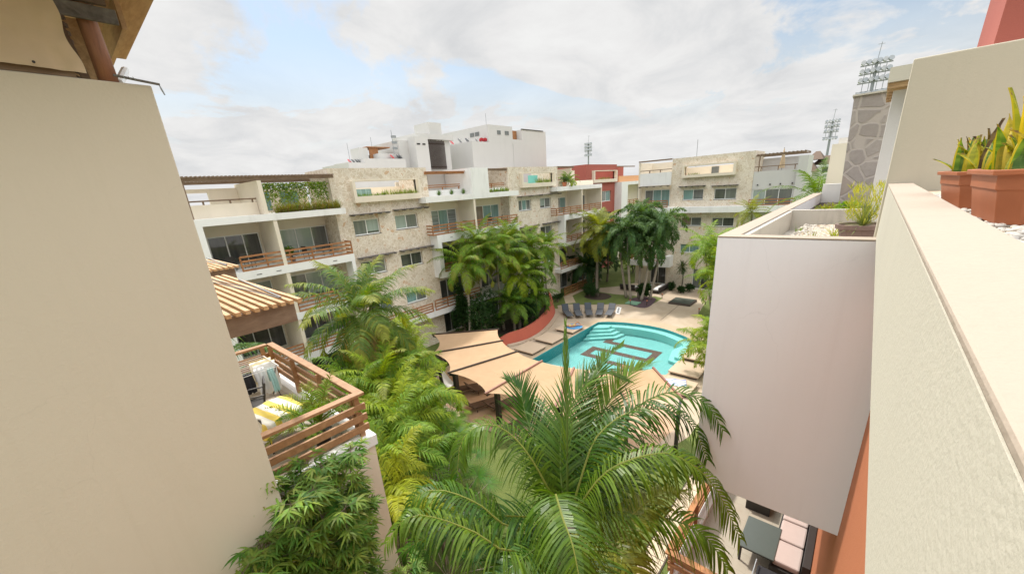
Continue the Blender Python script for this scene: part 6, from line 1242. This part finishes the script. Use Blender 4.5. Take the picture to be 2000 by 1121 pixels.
# planting on the main building
o = thing('trellis_creeper', (11, 28, 12.55), 'green creeper and hanging vines filling the roof terrace opening left of the stone wall', 'creeper'); b = MB(); rr = random.Random(8)
for i in range(3200):
    x = rr.uniform(8.9, 13.0); z = 14.35-abs(rr.gauss(0, .8)); 
    if z < 12.6 or (rr.random() < .35 and z < 14.0 and math.sin(x*3.1)+math.sin(x*7.3) < .2): continue
    leaflet(b, Vector((x, 28.2+rr.gauss(0, .15), z)), Vector((rr.gauss(0, 1), rr.gauss(0, 1), -.6)), .16, .035, .5, Vector((rr.gauss(0, 1), 0, rr.gauss(0, 1))).normalized(), shade_of(rr.choice(['areca', 'areca', 'yel', 'fox']), rr), 2)
b.build('leaves', 'leafm', o)
def spikes(x0, x1, y, z, h, n_, keys, label, seed, name='planter_grass', cat='plants', axis='x', w=.012):
    rr = random.Random(seed); b = MB()
    for i in range(n_):
        u = rr.uniform(x0, x1); a = rr.uniform(0, 6.28); e = rr.uniform(.55, 1.5); d = Vector((math.cos(e)*math.cos(a), math.cos(e)*math.sin(a), math.sin(e))); yy = y+rr.uniform(-.14, .14); p = Vector((u, yy, z)) if axis == 'x' else Vector((yy, u, z)); leaflet(b, p, d, h*rr.uniform(.6, 1.1), w, .7, d.cross(UP).normalized(), shade_of(rr.choice(keys), rr), 3)
    return tag(b.build(name, 'leafm'), label, cat, kind='stuff')
spikes(9.2, 13.3, 27.35, 12.55, .75, 1500, ['yel', 'gold', 'areca', 'dead', 'dead'], 'yellow-brown grassy planting overhanging the roof terrace edge', 1)
spikes(15.0, 17.2, 27.85, 13.22, .3, 260, ['areca', 'coco'], 'low green plants in the left half of the stone wall planter frame', 2); spikes(17.0, 20.1, 27.85, 13.22, .5, 420, ['gold', 'yel', 'areca'], 'yellow-green snake plants in the right half of the stone wall planter frame', 3)
spikes(36.0, 38.6, 27.85, 13.5, .6, 300, ['areca', 'yel'], 'green plants in the second stone wall planter frame', 4); spikes(28.0, 30.8, 27.4, 12.86, .5, 320, ['yel', 'areca', 'fox'], 'bushy dry green planting on the ledge beside the white roof volume', 5, w=.02)
spikes(55, 58.5, 30.8, 13.55, .5, 120, ['yel', 'fox'], 'pale grasses in the crimson wall planter frame', 6); spikes(15, 16.2, X0-.2, 13.25, .3, 80, ['yel', 'areca'], 'sparse green plants in the far wing planter frame', 7, axis='y')
for k, (x, t_) in enumerate(((22.2, 'spiky agave nearest the stone wall on the white ledge'), (23.6, 'middle spiky agave on the white ledge'), (25.0, 'agave beside the white roof volume on the ledge'))):
    rr = random.Random(k); b = MB()
    for i in range(46):
        a = i*2.4; e = 1.5-1.3*i/46; d = Vector((math.cos(e)*math.cos(a), math.cos(e)*math.sin(a), math.sin(e))); leaflet(b, Vector((x, 27.6, 12.9)), d, .5, .03, .2, d.cross(UP).normalized(), shade_of('fox', rr), 3)
    tag(b.build('agave', 'leafm'), t_, 'plant', 'agaves on the roof ledge')
areca((41.9, 27.7, 13.1), 3, (.2, .5), 'large yellow-green potted palm on the ledge right of the second stone wall', 190, 1.4, 'lime', .25, .4, .03, 8, nl=22, r_=.02, group='potted palms', cat='potted plant', kind='potted_palm', tips='lime'); pot(41.0, 27.5, 12.93, .3, .45, 'terracotta', 'round terracotta pot on the roof ledge with a bushy plant'); shrub((41.0, 27.5, 13.3), .5, .4, .8, 'bushy dark plant in the terracotta pot on the roof ledge', 191, 260, (.2, .03), 'fox', group=None, lobes=4, cat='potted plant')
pot(9.6, 27.6, 9.42, .18, .35, 'brownpot', 'small pot on the third floor balcony beside the dividing wall'); shrub((9.6, 27.6, 9.75), .35, .3, .75, 'small leafy pot plant rising above the third floor railing', 192, 300, (.12, .035), 'coco', group=None, lobes=5, cat='potted plant')
# distant greenery and skyline
for k, (x, y, h, s_, t_) in enumerate(((10, 95, 11.6, 7, 'distant tree seen through the left terrace opening'), (115, 62, 13.0, 5, 'distant tree top right of the crimson block'), (96, 30, 12, 6, 'distant tree behind the far wing'))): shrub((x, y, 0), s_, s_, h, t_, 200+k, 900, (.7, .25), 'dark', cat='tree', group=None, lobes=8, whorl=2, kind='broadleaf_tree')
o = sheet('distant_field', [(-300, 100), (-300, 700), (700, 700), (700, -300), (130, -300), (130, 100)], .0, 'grass', kind='structure')
# lawn blades near the camera
rr = random.Random(12); b = MB()
for i in range(9000):
    x = rr.uniform(5, 14); y = rr.uniform(4.3, 9.5)
    if x < 6.2 and y > 7: continue
    leaflet(b, Vector((x, y, -.012)), Vector((rr.gauss(0, .5), rr.gauss(0, .5), 1)), rr.uniform(.04, .10), .006, .6, Vector((rr.gauss(0, 1), rr.gauss(0, 1), 0)).normalized(), shade_of(rr.choice(['yel', 'areca', 'areca', 'coco']), rr), 2)
tag(b.build('grass', 'leafm'), 'coarse tropical grass blades on the lawn below the big palm', 'grass', kind='stuff')
# ================================================================== PEOPLE
def skin_person(name, label, verts, edges, radii, mt='skin'):
    me = bpy.data.meshes.new(name); me.from_pydata(verts, edges, []); o = bpy.data.objects.new(name, me); S.collection.objects.link(o); me.materials.append(M[mt])
    sk_ = o.modifiers.new('skin', 'SKIN'); 
    if not me.skin_vertices: me.skin_vertices.new()
    for i, r_ in enumerate(radii): me.skin_vertices[0].data[i].radius = (r_, r_) if not isinstance(r_, tuple) else r_
    me.skin_vertices[0].data[0].use_root = True; sk_.use_smooth_shade = True; ss_ = o.modifiers.new('sub', 'SUBSURF'); ss_.levels = 2; ss_.render_levels = 2
    tag(o, label, 'person'); LOC[o.name] = Vector((0, 0, 0)); return o
def hand(vs, es, rs, wrist_i, wv, d, side, down=Vector((0, 0, -1))):
    """palm and five fingers grown from the wrist vertex"""
    d = d.normalized(); pi_ = len(vs); vs.append(tuple(wv+d*.045)); rs.append((.026, .014)); es.append((wrist_i, pi_))
    for k, (off, ln) in enumerate(((-.027, .058), (-.009, .068), (.009, .064), (.027, .05))):
        a = len(vs); vs.append(tuple(wv+d*.09+side*off)); rs.append(.009); es.append((pi_, a)); c = len(vs); vs.append(tuple(wv+d*(.09+ln*.55)+side*off*1.15+down*.008)); rs.append(.008); es.append((a, c)); e = len(vs); vs.append(tuple(wv+d*(.09+ln)+side*off*1.2+down*.022)); rs.append(.006); es.append((c, e))
    a = len(vs); vs.append(tuple(wv+d*.035-side*.045)); rs.append(.010); es.append((pi_, a)); c = len(vs); vs.append(tuple(wv+d*.07-side*.06+down*.01)); rs.append(.007); es.append((a, c))
# sunbather lying on platform (top z = .26), head towards -x, knees raised
def person_lying(ox, oy, oz, rz):
    vs = []; es = []; rs = []
    def add(p, r_, par=None):
        vs.append(p); rs.append(r_); i = len(vs)-1
        if par is not None: es.append((par, i))
        return i
    pel = add((0, 0, .10), (.155, .095)); wa = add((-.16, 0, .10), (.125, .09), pel); ch = add((-.36, 0, .115), (.155, .105), wa); sh = add((-.48, 0, .11), (.13, .085), ch); nk = add((-.56, 0, .115), .05, sh); hd = add((-.64, 0, .135), (.075, .085), nk); h2 = add((-.74, 0, .14), (.07, .08), hd)
    for s_ in (-1, 1):
        a = add((-.47, s_*.17, .10), .05, sh); e = add((-.30, s_*.30, .06), .038, a); w_ = add((-.08, s_*.30, .05), .026, e); hand(vs, es, rs, w_, Vector((-.08, s_*.30, .05)), Vector((1, 0, -.1)), Vector((0, s_*1.0, 0)))
        t_ = add((.10, s_*.09, .10), .085, pel); k_ = add((.42, s_*.11, .42 if s_ > 0 else .14), .058, t_); c_ = add((.56, s_*.11, .24 if s_ > 0 else .10), .052, k_); an = add((.74 if s_ > 0 else .84, s_*.12, .06), .034, c_); add((.84 if s_ > 0 else .90, s_*.13, .04 if s_ > 0 else .17), (.04, .022), an)
    rot = Matrix.Rotation(rz, 3, 'Z'); T_ = Vector((ox, oy, oz)); 
    o = skin_person('person', 'person in a yellow swimsuit sunbathing on a blue towel with one knee raised', [tuple(v) for v in vs], es, rs)
    o.location = T_; o.rotation_euler = (0, 0, rz); LOC[o.name] = Vector((0, 0, 0))
    b = MB(); b.ellip((-.76, 0, .14), (.085, .095, .10), 12, 9); h_ = b.build('hair', 'hair', o, smooth=True)
    b = MB(); b.ellip((-.37, 0, .135), (.10, .165, .10), 14, 9); b.ellip((.0, 0, .115), (.10, .165, .10), 14, 9); b.build('swimsuit', 'bikini', o, smooth=True)
    b = MB(); b.ellip((-.66, 0, .225), (.014, .012, .018), 8, 6); b.build('nose', 'skin', o, smooth=True)
    b = MB(); b.ellip((-.69, -.03, .215), (.01, .012, .006), 8, 6); b.ellip((-.69, .03, .215), (.01, .012, .006), 8, 6); b.build('eyes', 'hair', o); b = MB(); b.ellip((-.625, 0, .21), (.006, .022, .006), 8, 6); b.build('mouth', 'redw', o)
    return o
person_lying(29.9, 19.35, .275, -.75)
b = MB(); k = 28; vs = [(29.9+.8*math.cos(2*math.pi*i/k), 19.3+.8*math.sin(2*math.pi*i/k), .268) for i in range(k)]; b.face(vs); b.face([(v[0], v[1], .262) for v in vs][::-1]); b.mesh(vs+[(v[0], v[1], .262) for v in vs], [(i, i+k, (i+1) % k+k, (i+1) % k) for i in range(k)]); tag(b.build('beach_towel', 'towel_blue'), 'round blue beach towel under the sunbather', 'towel')
# bather sitting at the pool edge under the canopy, seen from behind
def person_sitting(ox, oy, oz, rz):
    vs = []; es = []; rs = []
    def add(p, r_, par=None):
        vs.append(p); rs.append(r_); i = len(vs)-1
        if par is not None: es.append((par, i))
        return i
    pel = add((0, 0, .12), (.16, .12)); wa = add((-.02, 0, .30), (.13, .10), pel); ch = add((0, 0, .46), (.15, .11), wa); sh = add((.02, 0, .57), (.12, .08), ch); nk = add((.04, 0, .65), .05, sh); hd = add((.06, 0, .73), (.075, .085), nk); h2 = add((.06, 0, .83), (.072, .082), hd)
    for s_ in (-1, 1):
        a = add((.01, s_*.18, .55), .05, sh); e = add((-.08, s_*.24, .32), .038, a); w_ = add((-.05, s_*.26, .10), .026, e); hand(vs, es, rs, w_, Vector((-.05, s_*.26, .10)), Vector((.6, 0, -.5)), Vector((0, s_*1.0, 0)))
        t_ = add((.14, s_*.09, .10), .085, pel); k_ = add((.46, s_*.10, .09), .058, t_); c_ = add((.50, s_*.10, -.12), .05, k_); an = add((.50, s_*.10, -.34), .032, c_); add((.62, s_*.10, -.38), (.04, .022), an)
    o = skin_person('person', 'person with dark hair sitting at the near pool edge with feet in the water', [tuple(v) for v in vs], es, rs); o.location = (ox, oy, oz); o.rotation_euler = (0, 0, rz); LOC[o.name] = Vector((0, 0, 0))
    b = MB(); b.ellip((.045, 0, .82), (.088, .09, .10), 12, 9); b.ellip((-.03, 0, .72), (.04, .07, .11), 10, 8); b.build('hair', 'hair', o, smooth=True); b = MB(); b.ellip((.01, 0, .15), (.165, .185, .12), 14, 9); b.build('swimsuit', 'cloth_navy', o, smooth=True)
    b = MB(); b.ellip((.145, 0, .765), (.018, .012, .014), 8, 6); b.build('nose', 'skin', o); b = MB(); b.ellip((.125, -.03, .79), (.008, .011, .007), 8, 6); b.ellip((.125, .03, .79), (.008, .011, .007), 8, 6); b.build('eyes', 'hair', o)
person_sitting(23.95, 11.3, .01, .4)
